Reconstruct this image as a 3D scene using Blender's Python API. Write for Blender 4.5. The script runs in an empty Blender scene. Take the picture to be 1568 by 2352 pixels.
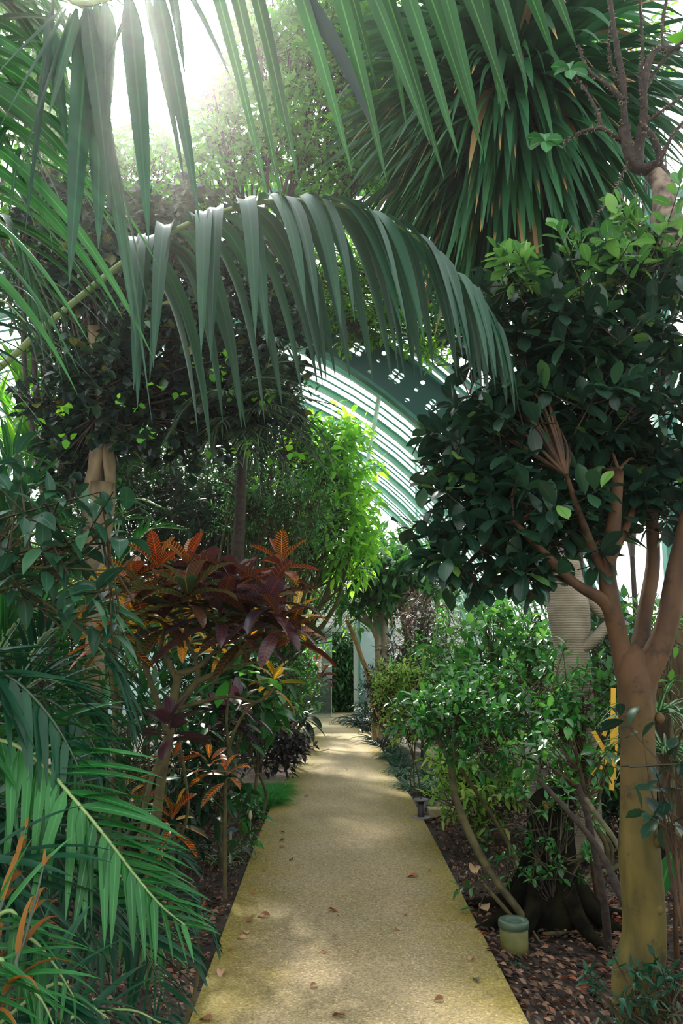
SKY, SKY_GLOW, SUN, HAZE, EXPO = 2.1, 5, 11, 0.0035, 0.06
import bpy, math, random
import numpy as np
from mathutils import Vector, Matrix
R = math.radians
rng = np.random.default_rng(7)
C = bpy.context.scene.collection
SC = bpy.context.scene

# ------------------------------------------------------------------ camera
FP = 28 / 36 * 2352
PITCH, YAW = R(9.6), R(-0.44)
CAM = np.array([0.0, 0.0, 1.6])
_m = Matrix.Rotation(YAW, 3, 'Z') @ Matrix.Rotation(R(90) + PITCH, 3, 'X')
RGT = np.array(_m @ Vector((1, 0, 0))); UPV = np.array(_m @ Vector((0, 1, 0))); FWD = np.array(_m @ Vector((0, 0, -1)))
cd = bpy.data.cameras.new('camera'); cam = bpy.data.objects.new('camera', cd); C.objects.link(cam)
cam.location = CAM; cam.rotation_euler = _m.to_euler()
cd.sensor_fit = 'VERTICAL'; cd.sensor_height = 36; cd.lens = 28; cd.clip_end = 400
SC.camera = cam

def ray(px, py):
    return FWD + RGT * (px - 784) / FP - UPV * (py - 1176) / FP
def P(px, py, Y):                       # where the sight line of a spot in the photo reaches distance Y
    d = ray(px, py); return CAM + d * (Y / d[1])
def G(px, py, z=0.0):                   # ... reaches the ground
    d = ray(px, py); return CAM + d * ((z - CAM[2]) / d[2])
def V(*a): return np.array(a, float)
def nrm(a): return a / np.maximum(np.linalg.norm(a, axis=-1, keepdims=True), 1e-9)

# ------------------------------------------------------------------ materials
def mat(name):
    m = bpy.data.materials.new(name); m.use_nodes = True
    nt = m.node_tree; nt.nodes.clear()
    out = nt.nodes.new('ShaderNodeOutputMaterial')
    return m, nt, out
def N(nt, t, **k):
    n = nt.nodes.new(t)
    for a, b in k.items():
        if a in n.inputs.keys() if hasattr(n.inputs, 'keys') else False: n.inputs[a].default_value = b
        else: setattr(n, a, b)
    return n
def L(nt, a, b): nt.links.new(a, b)
def rgb(c): return (c[0], c[1], c[2], 1)
def ramp(nt, cols, interp='LINEAR'):
    r = nt.nodes.new('ShaderNodeValToRGB'); r.color_ramp.interpolation = interp
    e = r.color_ramp.elements
    while len(e) > 1: e.remove(e[0])
    e[0].position = cols[0][0]; e[0].color = rgb(cols[0][1])
    for p, c in cols[1:]:
        x = e.new(p); x.color = rgb(c)
    return r
def mixc(nt, fac, a, b, mode='MIX'):
    m = nt.nodes.new('ShaderNodeMix'); m.data_type = 'RGBA'; m.blend_type = mode
    for s, v in ((0, fac), (6, a), (7, b)):
        if isinstance(v, (int, float)): m.inputs[s].default_value = v
        elif isinstance(v, tuple): m.inputs[s].default_value = rgb(v)
        else: L(nt, v, m.inputs[s])
    return m.outputs[2]
def math_(nt, op, a, b=None):
    m = nt.nodes.new('ShaderNodeMath'); m.operation = op
    for i, v in enumerate((a, b)):
        if v is None: continue
        if isinstance(v, (int, float)): m.inputs[i].default_value = v
        else: L(nt, v, m.inputs[i])
    return m.outputs[0]

def leafmat(name, cols, rough=0.45, trans=0.35, tval=1.6, tipbrown=0.0, rib=None, spec=0.32):
    m, nt, out = mat(name)
    geo = N(nt, 'ShaderNodeNewGeometry')
    rp = ramp(nt, cols); L(nt, geo.outputs['Random Per Island'], rp.inputs[0])
    col = rp.outputs[0]
    uv = N(nt, 'ShaderNodeUVMap'); sx = N(nt, 'ShaderNodeSeparateXYZ'); L(nt, uv.outputs[0], sx.inputs[0])
    d = math_(nt, 'ABSOLUTE', math_(nt, 'SUBTRACT', sx.outputs[0], 0.5))
    if rib:
        mk = math_(nt, 'LESS_THAN', d, rib[1])
        col = mixc(nt, math_(nt, 'MULTIPLY', mk, 0.7), col, rib[0])
    if tipbrown > 0:
        tip = N(nt, 'ShaderNodeMapRange'); tip.inputs[1].default_value = 0.88; tip.inputs[2].default_value = 0.97
        L(nt, sx.outputs[1], tip.inputs[0])
        sel = math_(nt, 'LESS_THAN', geo.outputs['Random Per Island'], tipbrown)
        col = mixc(nt, math_(nt, 'MULTIPLY', tip.outputs[0], sel), col, (0.45, 0.25, 0.08))
    p = N(nt, 'ShaderNodeBsdfPrincipled'); L(nt, col, p.inputs['Base Color'])
    p.inputs['Roughness'].default_value = rough; p.inputs['Specular IOR Level'].default_value = spec
    h = N(nt, 'ShaderNodeHueSaturation'); h.inputs['Hue'].default_value = 0.475; h.inputs['Value'].default_value = tval
    h.inputs['Saturation'].default_value = 1.05
    L(nt, col, h.inputs['Color'])
    t = N(nt, 'ShaderNodeBsdfTranslucent'); L(nt, h.outputs[0], t.inputs[0])
    mx = N(nt, 'ShaderNodeMixShader'); mx.inputs[0].default_value = trans
    L(nt, p.outputs[0], mx.inputs[1]); L(nt, t.outputs[0], mx.inputs[2]); L(nt, mx.outputs[0], out.inputs[0])
    return m

def crotonmat(name, cols, vein, vein2, amount=0.8, rough=0.35):
    m, nt, out = mat(name)
    geo = N(nt, 'ShaderNodeNewGeometry')
    rp = ramp(nt, cols); L(nt, geo.outputs['Random Per Island'], rp.inputs[0])
    uv = N(nt, 'ShaderNodeUVMap'); sx = N(nt, 'ShaderNodeSeparateXYZ'); L(nt, uv.outputs[0], sx.inputs[0])
    d = math_(nt, 'ABSOLUTE', math_(nt, 'SUBTRACT', sx.outputs[0], 0.5))
    midr = math_(nt, 'LESS_THAN', d, 0.035)
    ph = math_(nt, 'SUBTRACT', math_(nt, 'MULTIPLY', sx.outputs[1], 75.0), math_(nt, 'MULTIPLY', d, 14.0))
    st = math_(nt, 'GREATER_THAN', math_(nt, 'SINE', ph), 0.72)
    sel = math_(nt, 'MULTIPLY', math_(nt, 'GREATER_THAN', geo.outputs['Random Per Island'], 0.25), 0.85)
    allv = math_(nt, 'MULTIPLY', math_(nt, 'MAXIMUM', midr, math_(nt, 'MULTIPLY', st, sel)), amount)
    vr = ramp(nt, [(0.2, vein), (0.8, vein2)]); 
    w = N(nt, 'ShaderNodeTexWhiteNoise'); w.noise_dimensions = '1D'; L(nt, geo.outputs['Random Per Island'], w.inputs['W'])
    L(nt, w.outputs[0], vr.inputs[0])
    col = mixc(nt, allv, rp.outputs[0], vr.outputs[0])
    p = N(nt, 'ShaderNodeBsdfPrincipled'); L(nt, col, p.inputs['Base Color']); p.inputs['Roughness'].default_value = rough
    t = N(nt, 'ShaderNodeBsdfTranslucent')
    h = N(nt, 'ShaderNodeHueSaturation'); h.inputs['Value'].default_value = 1.8; L(nt, col, h.inputs['Color']); L(nt, h.outputs[0], t.inputs[0])
    mx = N(nt, 'ShaderNodeMixShader'); mx.inputs[0].default_value = 0.3
    L(nt, p.outputs[0], mx.inputs[1]); L(nt, t.outputs[0], mx.inputs[2]); L(nt, mx.outputs[0], out.inputs[0])
    return m

def solid(name, c, rough=0.6, metal=0.0, c2=None, scale=20, bump=0.0, stretch=None, ring=None, spec=0.5):
    m, nt, out = mat(name)
    p = N(nt, 'ShaderNodeBsdfPrincipled'); p.inputs['Roughness'].default_value = rough; p.inputs['Metallic'].default_value = metal
    p.inputs['Specular IOR Level'].default_value = spec
    p.inputs['Base Color'].default_value = rgb(c)
    if c2 or bump:
        tc = N(nt, 'ShaderNodeTexCoord'); mp = N(nt, 'ShaderNodeMapping'); L(nt, tc.outputs['Object'], mp.inputs[0])
        if stretch: mp.inputs['Scale'].default_value = stretch
        nz = N(nt, 'ShaderNodeTexNoise'); nz.inputs['Scale'].default_value = scale; nz.inputs['Detail'].default_value = 5
        L(nt, mp.outputs[0], nz.inputs[0])
        hsrc = nz.outputs[0]
        if c2:
            rp = ramp(nt, [(0.38, c), (0.62, c2)]); L(nt, nz.outputs[0], rp.inputs[0]); col = rp.outputs[0]
            if ring:
                wv = N(nt, 'ShaderNodeTexWave'); wv.bands_direction = 'Z'; wv.inputs['Scale'].default_value = ring[0]
                wv.inputs['Distortion'].default_value = 2.0; wv.inputs['Detail'].default_value = 2
                L(nt, tc.outputs['Object'], wv.inputs[0])
                rr = ramp(nt, [(0.0, (0.55, 0.55, 0.55)), (0.25, (1, 1, 1))]); L(nt, wv.outputs[0], rr.inputs[0])
                col = mixc(nt, ring[1], col, rr.outputs[0], 'MULTIPLY'); hsrc = wv.outputs[0]
            L(nt, col, p.inputs['Base Color'])
        if bump:
            b = N(nt, 'ShaderNodeBump'); b.inputs['Strength'].default_value = bump; b.inputs['Distance'].default_value = 0.02
            L(nt, hsrc, b.inputs['Height']); L(nt, b.outputs[0], p.inputs['Normal'])
    L(nt, p.outputs[0], out.inputs[0])
    return m

def glassmat(name, tint=(0.94, 0.975, 0.96), refl=0.35, haze=0.0):
    m, nt, out = mat(name)
    tr = N(nt, 'ShaderNodeBsdfTransparent'); tr.inputs[0].default_value = rgb(tint)
    gl = N(nt, 'ShaderNodeBsdfGlossy'); gl.inputs['Roughness'].default_value = 0.05
    lw = N(nt, 'ShaderNodeFresnel'); lw.inputs[0].default_value = 1.45
    mx = N(nt, 'ShaderNodeMixShader'); L(nt, math_(nt, 'MULTIPLY', lw.outputs[0], refl), mx.inputs[0])
    L(nt, tr.outputs[0], mx.inputs[1]); L(nt, gl.outputs[0], mx.inputs[2])
    o = mx.outputs[0]
    if haze:
        tl = N(nt, 'ShaderNodeBsdfTranslucent'); tl.inputs[0].default_value = (0.35, 0.42, 0.42, 1)
        df = N(nt, 'ShaderNodeBsdfDiffuse'); df.inputs[0].default_value = (0.35, 0.42, 0.42, 1)
        a = N(nt, 'ShaderNodeMixShader'); a.inputs[0].default_value = 0.5; L(nt, tl.outputs[0], a.inputs[1]); L(nt, df.outputs[0], a.inputs[2])
        b = N(nt, 'ShaderNodeMixShader'); b.inputs[0].default_value = haze; L(nt, o, b.inputs[1]); L(nt, a.outputs[0], b.inputs[2]); o = b.outputs[0]
    L(nt, o, out.inputs[0]); return m

M = {}
M['rubber'] = leafmat('broad_leaf_dark', [(0, (.006, .028, .017)), (.55, (.012, .042, .025)), (.93, (.02, .07, .03)), (.97, (.08, .2, .04)), (1, (.14, .3, .06))], .33, .2, 1.6, rib=((.04, .09, .045), .03), spec=.45)
M['rubber_young'] = leafmat('broad_leaf_young', [(0, (.03, .12, .03)), (.6, (.07, .22, .05)), (1, (.16, .36, .08))], .35, .35, 1.6, rib=((.2, .35, .1), .03))
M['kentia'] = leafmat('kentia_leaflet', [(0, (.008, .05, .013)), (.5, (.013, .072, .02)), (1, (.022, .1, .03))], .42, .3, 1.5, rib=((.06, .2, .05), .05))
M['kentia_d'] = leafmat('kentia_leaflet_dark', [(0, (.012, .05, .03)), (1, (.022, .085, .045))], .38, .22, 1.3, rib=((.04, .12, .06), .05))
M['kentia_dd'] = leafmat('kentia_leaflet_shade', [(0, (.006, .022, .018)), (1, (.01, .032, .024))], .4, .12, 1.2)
M['vine'] = leafmat('lime_vine_leaf', [(0, (.06, .28, .02)), (.5, (.13, .45, .04)), (1, (.3, .62, .07))], .45, .5, 1.5)
M['ficus'] = leafmat('soft_pointed_leaf', [(0, (.012, .05, .028)), (.6, (.02, .075, .04)), (1, (.035, .12, .05))], .3, .2, 1.5, rib=((.05, .14, .07), .04))
M['creeper'] = leafmat('creeper_leaf', [(0, (.03, .16, .018)), (.6, (.055, .25, .03)), (1, (.11, .36, .045))], .45, .5, 1.5)
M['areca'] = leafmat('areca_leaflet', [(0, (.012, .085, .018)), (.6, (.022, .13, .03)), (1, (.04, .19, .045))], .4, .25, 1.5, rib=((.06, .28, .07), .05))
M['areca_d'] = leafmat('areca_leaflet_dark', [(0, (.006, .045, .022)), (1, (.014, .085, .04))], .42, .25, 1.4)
M['strap'] = leafmat('strap_leaf', [(0, (.009, .055, .02)), (.6, (.022, .10, .04)), (.95, (.045, .16, .06)), (.97, (.3, .2, .08)), (1, (.4, .27, .12))], .4, .2, 1.5, tipbrown=.18)
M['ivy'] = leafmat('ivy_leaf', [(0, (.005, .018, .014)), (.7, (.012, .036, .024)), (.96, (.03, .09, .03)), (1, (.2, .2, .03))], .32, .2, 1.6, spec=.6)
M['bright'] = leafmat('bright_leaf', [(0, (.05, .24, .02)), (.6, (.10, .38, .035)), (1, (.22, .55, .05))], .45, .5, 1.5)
M['mid'] = leafmat('mid_leaf', [(0, (.015, .11, .02)), (.6, (.04, .21, .035)), (1, (.12, .36, .06))], .35, .38, 1.6, spec=.5)
M['glossy'] = leafmat('glossy_leaf', [(0, (.01, .075, .016)), (.6, (.025, .15, .03)), (1, (.08, .28, .05))], .24, .32, 1.6, spec=.6)
M['dark'] = leafmat('dark_leaf', [(0, (.004, .025, .01)), (.7, (.01, .05, .02)), (1, (.02, .09, .03))], .4, .2, 1.5)
M['deep'] = leafmat('deep_green_leaf', [(0, (.008, .05, .012)), (.7, (.015, .085, .02)), (1, (.03, .15, .03))], .4, .3, 1.7)
M['lime'] = leafmat('lime_leaf', [(0, (.10, .30, .04)), (.6, (.26, .48, .08)), (1, (.55, .68, .2))], .45, .4, 1.3)
M['fern'] = leafmat('fern_leaf', [(0, (.02, .12, .03)), (.7, (.05, .22, .06)), (1, (.22, .38, .16))], .5, .35, 1.4)
M['feather'] = leafmat('feather_leaf', [(0, (.015, .04, .02)), (.7, (.04, .08, .04)), (1, (.12, .16, .07))], .5, .25, 1.4)
M['mondo'] = leafmat('grass_blade', [(0, (.012, .05, .025)), (.8, (.03, .1, .055)), (1, (.05, .13, .07))], .65, .2, 1.4, spec=.2)
M['blackgrass'] = leafmat('dark_grass_blade', [(0, (.006, .02, .014)), (.8, (.016, .045, .032)), (1, (.06, .09, .07))], .5, .15, 1.4, spec=.25)
M['asparagus'] = leafmat('asparagus_fern_leaf', [(0, (.02, .16, .03)), (1, (.05, .3, .06))], .5, .4, 1.5)
M['redshrub'] = leafmat('bronze_leaf', [(0, (.04, .03, .025)), (.6, (.1, .06, .05)), (1, (.24, .16, .11))], .45, .25, 1.4)
M['purple'] = leafmat('dark_purple_leaf', [(0, (.010, .012, .012)), (.7, (.02, .02, .024)), (1, (.05, .03, .035))], .3, .15, 1.4)
M['spider'] = leafmat('variegated_leaf', [(0, (.02, .1, .025)), (1, (.04, .16, .04))], .4, .3, 1.5, rib=((.5, .62, .4), .16))
M['orange'] = leafmat('dead_palm_leaf', [(0, (.17, .06, .01)), (1, (.3, .13, .02))], .6, .35, 1.3)
M['litter'] = leafmat('fallen_leaf', [(0, (.02, .012, .008)), (.35, (.055, .03, .02)), (.65, (.13, .07, .042)), (.87, (.27, .16, .10)), (.95, (.26, .06, .02)), (1, (.4, .27, .18))], .6, .12, 1.2)
M['leaf_red'] = leafmat('fallen_red_leaf', [(0, (.3, .06, .02)), (1, (.4, .12, .05))], .5, .15, 1.2)
M['leaf_brown'] = leafmat('fallen_brown_leaf', [(0, (.16, .07, .03)), (1, (.28, .13, .05))], .55, .15, 1.2)
M['leaf_pale'] = leafmat('fallen_pale_leaf', [(0, (.42, .25, .12)), (1, (.5, .3, .17))], .55, .15, 1.2)
M['leaf_black'] = leafmat('fallen_dark_leaf', [(0, (.03, .028, .018)), (1, (.05, .04, .025))], .55, .1, 1.2)
M['croton'] = crotonmat('croton_leaf_dark', [(0, (.03, .022, .03)), (.5, (.045, .024, .034)), (.68, (.06, .02, .018)), (.82, (.028, .03, .012)), (1, (.014, .036, .012))], (.28, .022, .008), (.38, .09, .012), .42, .26)
M['croton_g'] = crotonmat('croton_leaf_olive', [(0, (.012, .03, .012)), (.5, (.03, .05, .015)), (.8, (.05, .03, .02)), (1, (.02, .045, .012))], (.3, .16, .03), (.35, .06, .02), .5, .28)
M['croton_o'] = crotonmat('croton_leaf_redorange', [(0, (.05, .014, .008)), (.5, (.1, .022, .008)), (1, (.035, .03, .01))], (.6, .09, .01), (.7, .25, .02), .75, .3)
M['croton_y'] = crotonmat('croton_leaf_yellow', [(0, (.03, .09, .01)), (.5, (.12, .12, .01)), (1, (.3, .16, .01))], (.85, .42, .02), (.8, .2, .01), .95, .35)
M['croton_r'] = crotonmat('croton_leaf_red', [(0, (.03, .05, .012)), (.6, (.08, .03, .01)), (1, (.2, .04, .012))], (.75, .28, .03), (.65, .12, .02), .9, .35)
M['croton_p'] = crotonmat('croton_leaf_purple', [(0, (.016, .012, .018)), (1, (.035, .018, .026))], (.16, .06, .06), (.3, .05, .03), .3, .3)
M['bark_smooth'] = solid('smooth_olive_bark', (.05, .038, .006), .75, c2=(.095, .07, .012), scale=9, bump=.25, stretch=(1, 1, .35))
def treebark():
    m, nt, out = mat('olive_to_brown_bark'); tc = N(nt, 'ShaderNodeTexCoord'); sx = N(nt, 'ShaderNodeSeparateXYZ'); L(nt, tc.outputs['Object'], sx.inputs[0])
    mp = N(nt, 'ShaderNodeMapping'); mp.inputs['Scale'].default_value = (1, 1, .35); L(nt, tc.outputs['Object'], mp.inputs[0])
    nz = N(nt, 'ShaderNodeTexNoise'); nz.inputs['Scale'].default_value = 11; nz.inputs['Detail'].default_value = 6; L(nt, mp.outputs[0], nz.inputs[0])
    lo_ = ramp(nt, [(.35, (.045, .036, .004)), (.52, (.085, .066, .008)), (.7, (.13, .10, .018))]); hi = ramp(nt, [(.35, (.04, .018, .006)), (.7, (.095, .045, .013))])
    L(nt, nz.outputs[0], lo_.inputs[0]); L(nt, nz.outputs[0], hi.inputs[0])
    mr = N(nt, 'ShaderNodeMapRange'); mr.inputs[1].default_value = .95; mr.inputs[2].default_value = 1.75; L(nt, math_(nt, 'ADD', sx.outputs[2], math_(nt, 'MULTIPLY', nz.outputs[0], .4)), mr.inputs[0])
    col = mixc(nt, mr.outputs[0], lo_.outputs[0], hi.outputs[0])
    sp = N(nt, 'ShaderNodeTexNoise'); sp.inputs['Scale'].default_value = 7; sp.inputs['Detail'].default_value = 8; sp.inputs['Roughness'].default_value = .7; L(nt, tc.outputs['Object'], sp.inputs[0])
    sr = ramp(nt, [(.36, (.35, .3, .25)), (.46, (1, 1, 1)), (.66, (1.1, 1.1, 1.1)), (.72, (1.5, 1.5, 1.3))]); L(nt, sp.outputs[0], sr.inputs[0]); col = mixc(nt, 1.0, col, sr.outputs[0], 'MULTIPLY')
    p = N(nt, 'ShaderNodeBsdfPrincipled'); p.inputs['Roughness'].default_value = .8; L(nt, col, p.inputs['Base Color'])
    b = N(nt, 'ShaderNodeBump'); b.inputs['Strength'].default_value = .4; b.inputs['Distance'].default_value = .02; L(nt, nz.outputs[0], b.inputs['Height']); L(nt, b.outputs[0], p.inputs['Normal']); L(nt, p.outputs[0], out.inputs[0]); return m
M['bark_tree'] = treebark()
M['bark_brown'] = solid('brown_branch_bark', (.035, .018, .007), .75, c2=(.075, .037, .012), scale=12, bump=.25)
M['bark_pale'] = solid('pale_ringed_bark', (.20, .165, .11), .85, c2=(.30, .25, .18), scale=6, bump=.3, ring=(16, .3))
M['bark_cream'] = solid('cream_smooth_bark', (.36, .30, .21), .8, c2=(.46, .40, .3), scale=5, bump=.15)
M['bark_tan'] = solid('pale_tan_bark', (.12, .085, .045), .85, c2=(.22, .165, .09), scale=10, bump=.35, stretch=(1, 1, .4))
M['bark_dark'] = solid('dark_wet_bark', (.018, .012, .009), .85, c2=(.045, .03, .02), scale=25, bump=.6)
M['bark_knob'] = solid('grey_knobbed_bark', (.05, .035, .028), .9, c2=(.26, .2, .15), scale=14, bump=.8)
M['bark_green'] = solid('mossy_green_stem', (.035, .032, .008), .8, c2=(.085, .07, .02), scale=16, bump=.2)
M['bark_gold'] = solid('orange_bark', (.3, .17, .06), .8, c2=(.42, .27, .11), scale=14, bump=.2)
M['stump'] = solid('black_mossy_stump', (.004, .004, .003), .97, c2=(.012, .011, .005), scale=14, bump=.9, spec=.05)
M['moss'] = solid('yellow_moss', (.12, .09, .012), .95, c2=(.2, .15, .02), scale=60, bump=.8)
M['rachis'] = solid('palm_stalk', (.16, .26, .08), .45, c2=(.24, .34, .12), scale=8)
M['rachis_d'] = solid('dark_palm_stalk', (.03, .06, .03), .45)
M['twig'] = solid('thin_twig', (.05, .04, .015), .8)
M['teal'] = solid('teal_green_painted_iron', (.035, .21, .16), .45, c2=(.05, .26, .20), scale=5)
M['teal_l'] = solid('pale_green_painted_rib', (.22, .46, .36), .5, c2=(.28, .52, .42), scale=4)
M['teal_d'] = solid('dark_green_painted_plate', (.012, .10, .085), .4)
M['cream'] = solid('cream_plaster', (.72, .70, .66), .8, c2=(.78, .76, .72), scale=3)
M['glass'] = glassmat('greenhouse_glass')
M['glass_door'] = glassmat('dusty_door_glass', (.72, .82, .78), .8, haze=.12)
M['glass_frost'] = glassmat('frosted_glass', (.45, .55, .55), .4, haze=.5)
M['alu'] = solid('grey_aluminium', (.45, .52, .52), .35, .6)
M['soil'] = solid('dark_soil', (.016, .011, .008), .95, c2=(.045, .03, .02), scale=16, bump=.8)
M['gravel'] = solid('pale_outside_gravel', (.45, .44, .42), .9, c2=(.55, .54, .52), scale=8)
M['plank'] = solid('weathered_brown_planks', (.17, .11, .085), .8, c2=(.3, .2, .16), scale=6, bump=.4, stretch=(1, 9, 1))
M['wallbase'] = solid('dark_base_render', (.06, .07, .045), .9, c2=(.11, .12, .08), scale=3, bump=.3)
M['stone'] = solid('mossy_stone', (.28, .25, .1), .9, c2=(.38, .34, .2), scale=14, bump=.5)
M['lampgreen'] = solid('moss_green_plastic', (.085, .09, .016), .6, c2=(.15, .15, .045), scale=9, bump=.15)
M['lampring'] = solid('dark_green_metal_ring', (.035, .07, .045), .45, c2=(.06, .1, .06), scale=15)
M['lens'] = solid('wet_glass_lens', (.08, .12, .1), .05, spec=1.0)
M['blackmetal'] = solid('black_brown_metal', (.025, .016, .014), .45)
M['greymetal'] = solid('grey_metal_disc', (.16, .15, .16), .4, .3)
M['tagblue'] = solid('blue_grey_label_plate', (.10, .22, .27), .4)
M['tagstick'] = solid('grey_label_stick', (.26, .30, .26), .5)
M['yellow'] = solid('yellow_paint', (.75, .42, .02), .45)
M['lampbeige'] = solid('beige_floodlight_body', (.52, .47, .32), .5)
M['paper'] = solid('white_poster_paper', (.75, .74, .68), .7)
M['poster_red'] = solid('red_poster_band', (.5, .09, .04), .7)
M['poster_tan'] = solid('tan_poster_area', (.55, .42, .28), .7)

# path surface: sandy aggregate with mossy margins
def pathmat():
    m, nt, out = mat('sandy_aggregate_path')
    tc = N(nt, 'ShaderNodeTexCoord')
    def noise(s, d=3, src=tc.outputs['Object']):
        n = N(nt, 'ShaderNodeTexNoise'); n.inputs['Scale'].default_value = s; n.inputs['Detail'].default_value = d; L(nt, src, n.inputs[0]); return n.outputs[0]
    base = ramp(nt, [(.3, (.31, .245, .135)), (.7, (.46, .345, .215))]); L(nt, noise(1.1, 4), base.inputs[0])
    vo = N(nt, 'ShaderNodeTexVoronoi'); vo.inputs['Scale'].default_value = 130; L(nt, tc.outputs['Object'], vo.inputs[0])
    wn = N(nt, 'ShaderNodeSeparateColor'); L(nt, vo.outputs['Color'], wn.inputs[0])
    gr = ramp(nt, [(0, (.52, .50, .42)), (.5, (.95, .95, .92)), (.93, (1.12, 1.12, 1.1)), (1, (1.9, 1.8, 1.7))]); L(nt, wn.outputs[0], gr.inputs[0])
    col = mixc(nt, .85, base.outputs[0], gr.outputs[0], 'MULTIPLY')
    fine = ramp(nt, [(.35, (.7, .68, .6)), (.65, (1.15, 1.15, 1.15))]); L(nt, noise(60, 4), fine.inputs[0])
    col = mixc(nt, .7, col, fine.outputs[0], 'MULTIPLY')
    uv = N(nt, 'ShaderNodeUVMap'); sx = N(nt, 'ShaderNodeSeparateXYZ'); L(nt, uv.outputs[0], sx.inputs[0])
    d = math_(nt, 'ABSOLUTE', math_(nt, 'SUBTRACT', sx.outputs[0], .5))
    e = math_(nt, 'ADD', d, math_(nt, 'MULTIPLY', math_(nt, 'SUBTRACT', noise(2.2, 5), .5), .42))
    mr = N(nt, 'ShaderNodeMapRange'); mr.inputs[1].default_value = .2; mr.inputs[2].default_value = .52; L(nt, e, mr.inputs[0])
    patch = N(nt, 'ShaderNodeMapRange'); patch.inputs[1].default_value = .45; patch.inputs[2].default_value = .75; L(nt, noise(1.7, 6), patch.inputs[0])
    mossy = math_(nt, 'MINIMUM', math_(nt, 'ADD', mr.outputs[0], math_(nt, 'MULTIPLY', patch.outputs[0], .35)), 1.0)
    col = mixc(nt, math_(nt, 'MULTIPLY', mossy, .9), col, mixc(nt, 1.0, col, (.60, .60, .10), 'MULTIPLY'))
    p = N(nt, 'ShaderNodeBsdfPrincipled'); L(nt, col, p.inputs['Base Color']); p.inputs['Roughness'].default_value = .85
    b = N(nt, 'ShaderNodeBump'); b.inputs['Strength'].default_value = .5; b.inputs['Distance'].default_value = .006; L(nt, vo.outputs['Distance'], b.inputs['Height']); L(nt, b.outputs[0], p.inputs['Normal'])
    L(nt, p.outputs[0], out.inputs[0]); return m
M['path'] = pathmat()

# ------------------------------------------------------------------ objects
def thing(name, label, cat, loc=(0, 0, 0), group=None):
    o = bpy.data.objects.new(name, None); C.objects.link(o); o.location = Vector([float(x) for x in loc])
    o.empty_display_size = .1
    o['label'] = label; o['category'] = cat
    if group: o['group'] = group
    return o
def tag(o, label, cat, group=None, kind=None):
    o['label'] = label; o['category'] = cat
    if group: o['group'] = group
    if kind: o['kind'] = kind
    return o
def struct(o): o['kind'] = 'structure'; return o

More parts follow.
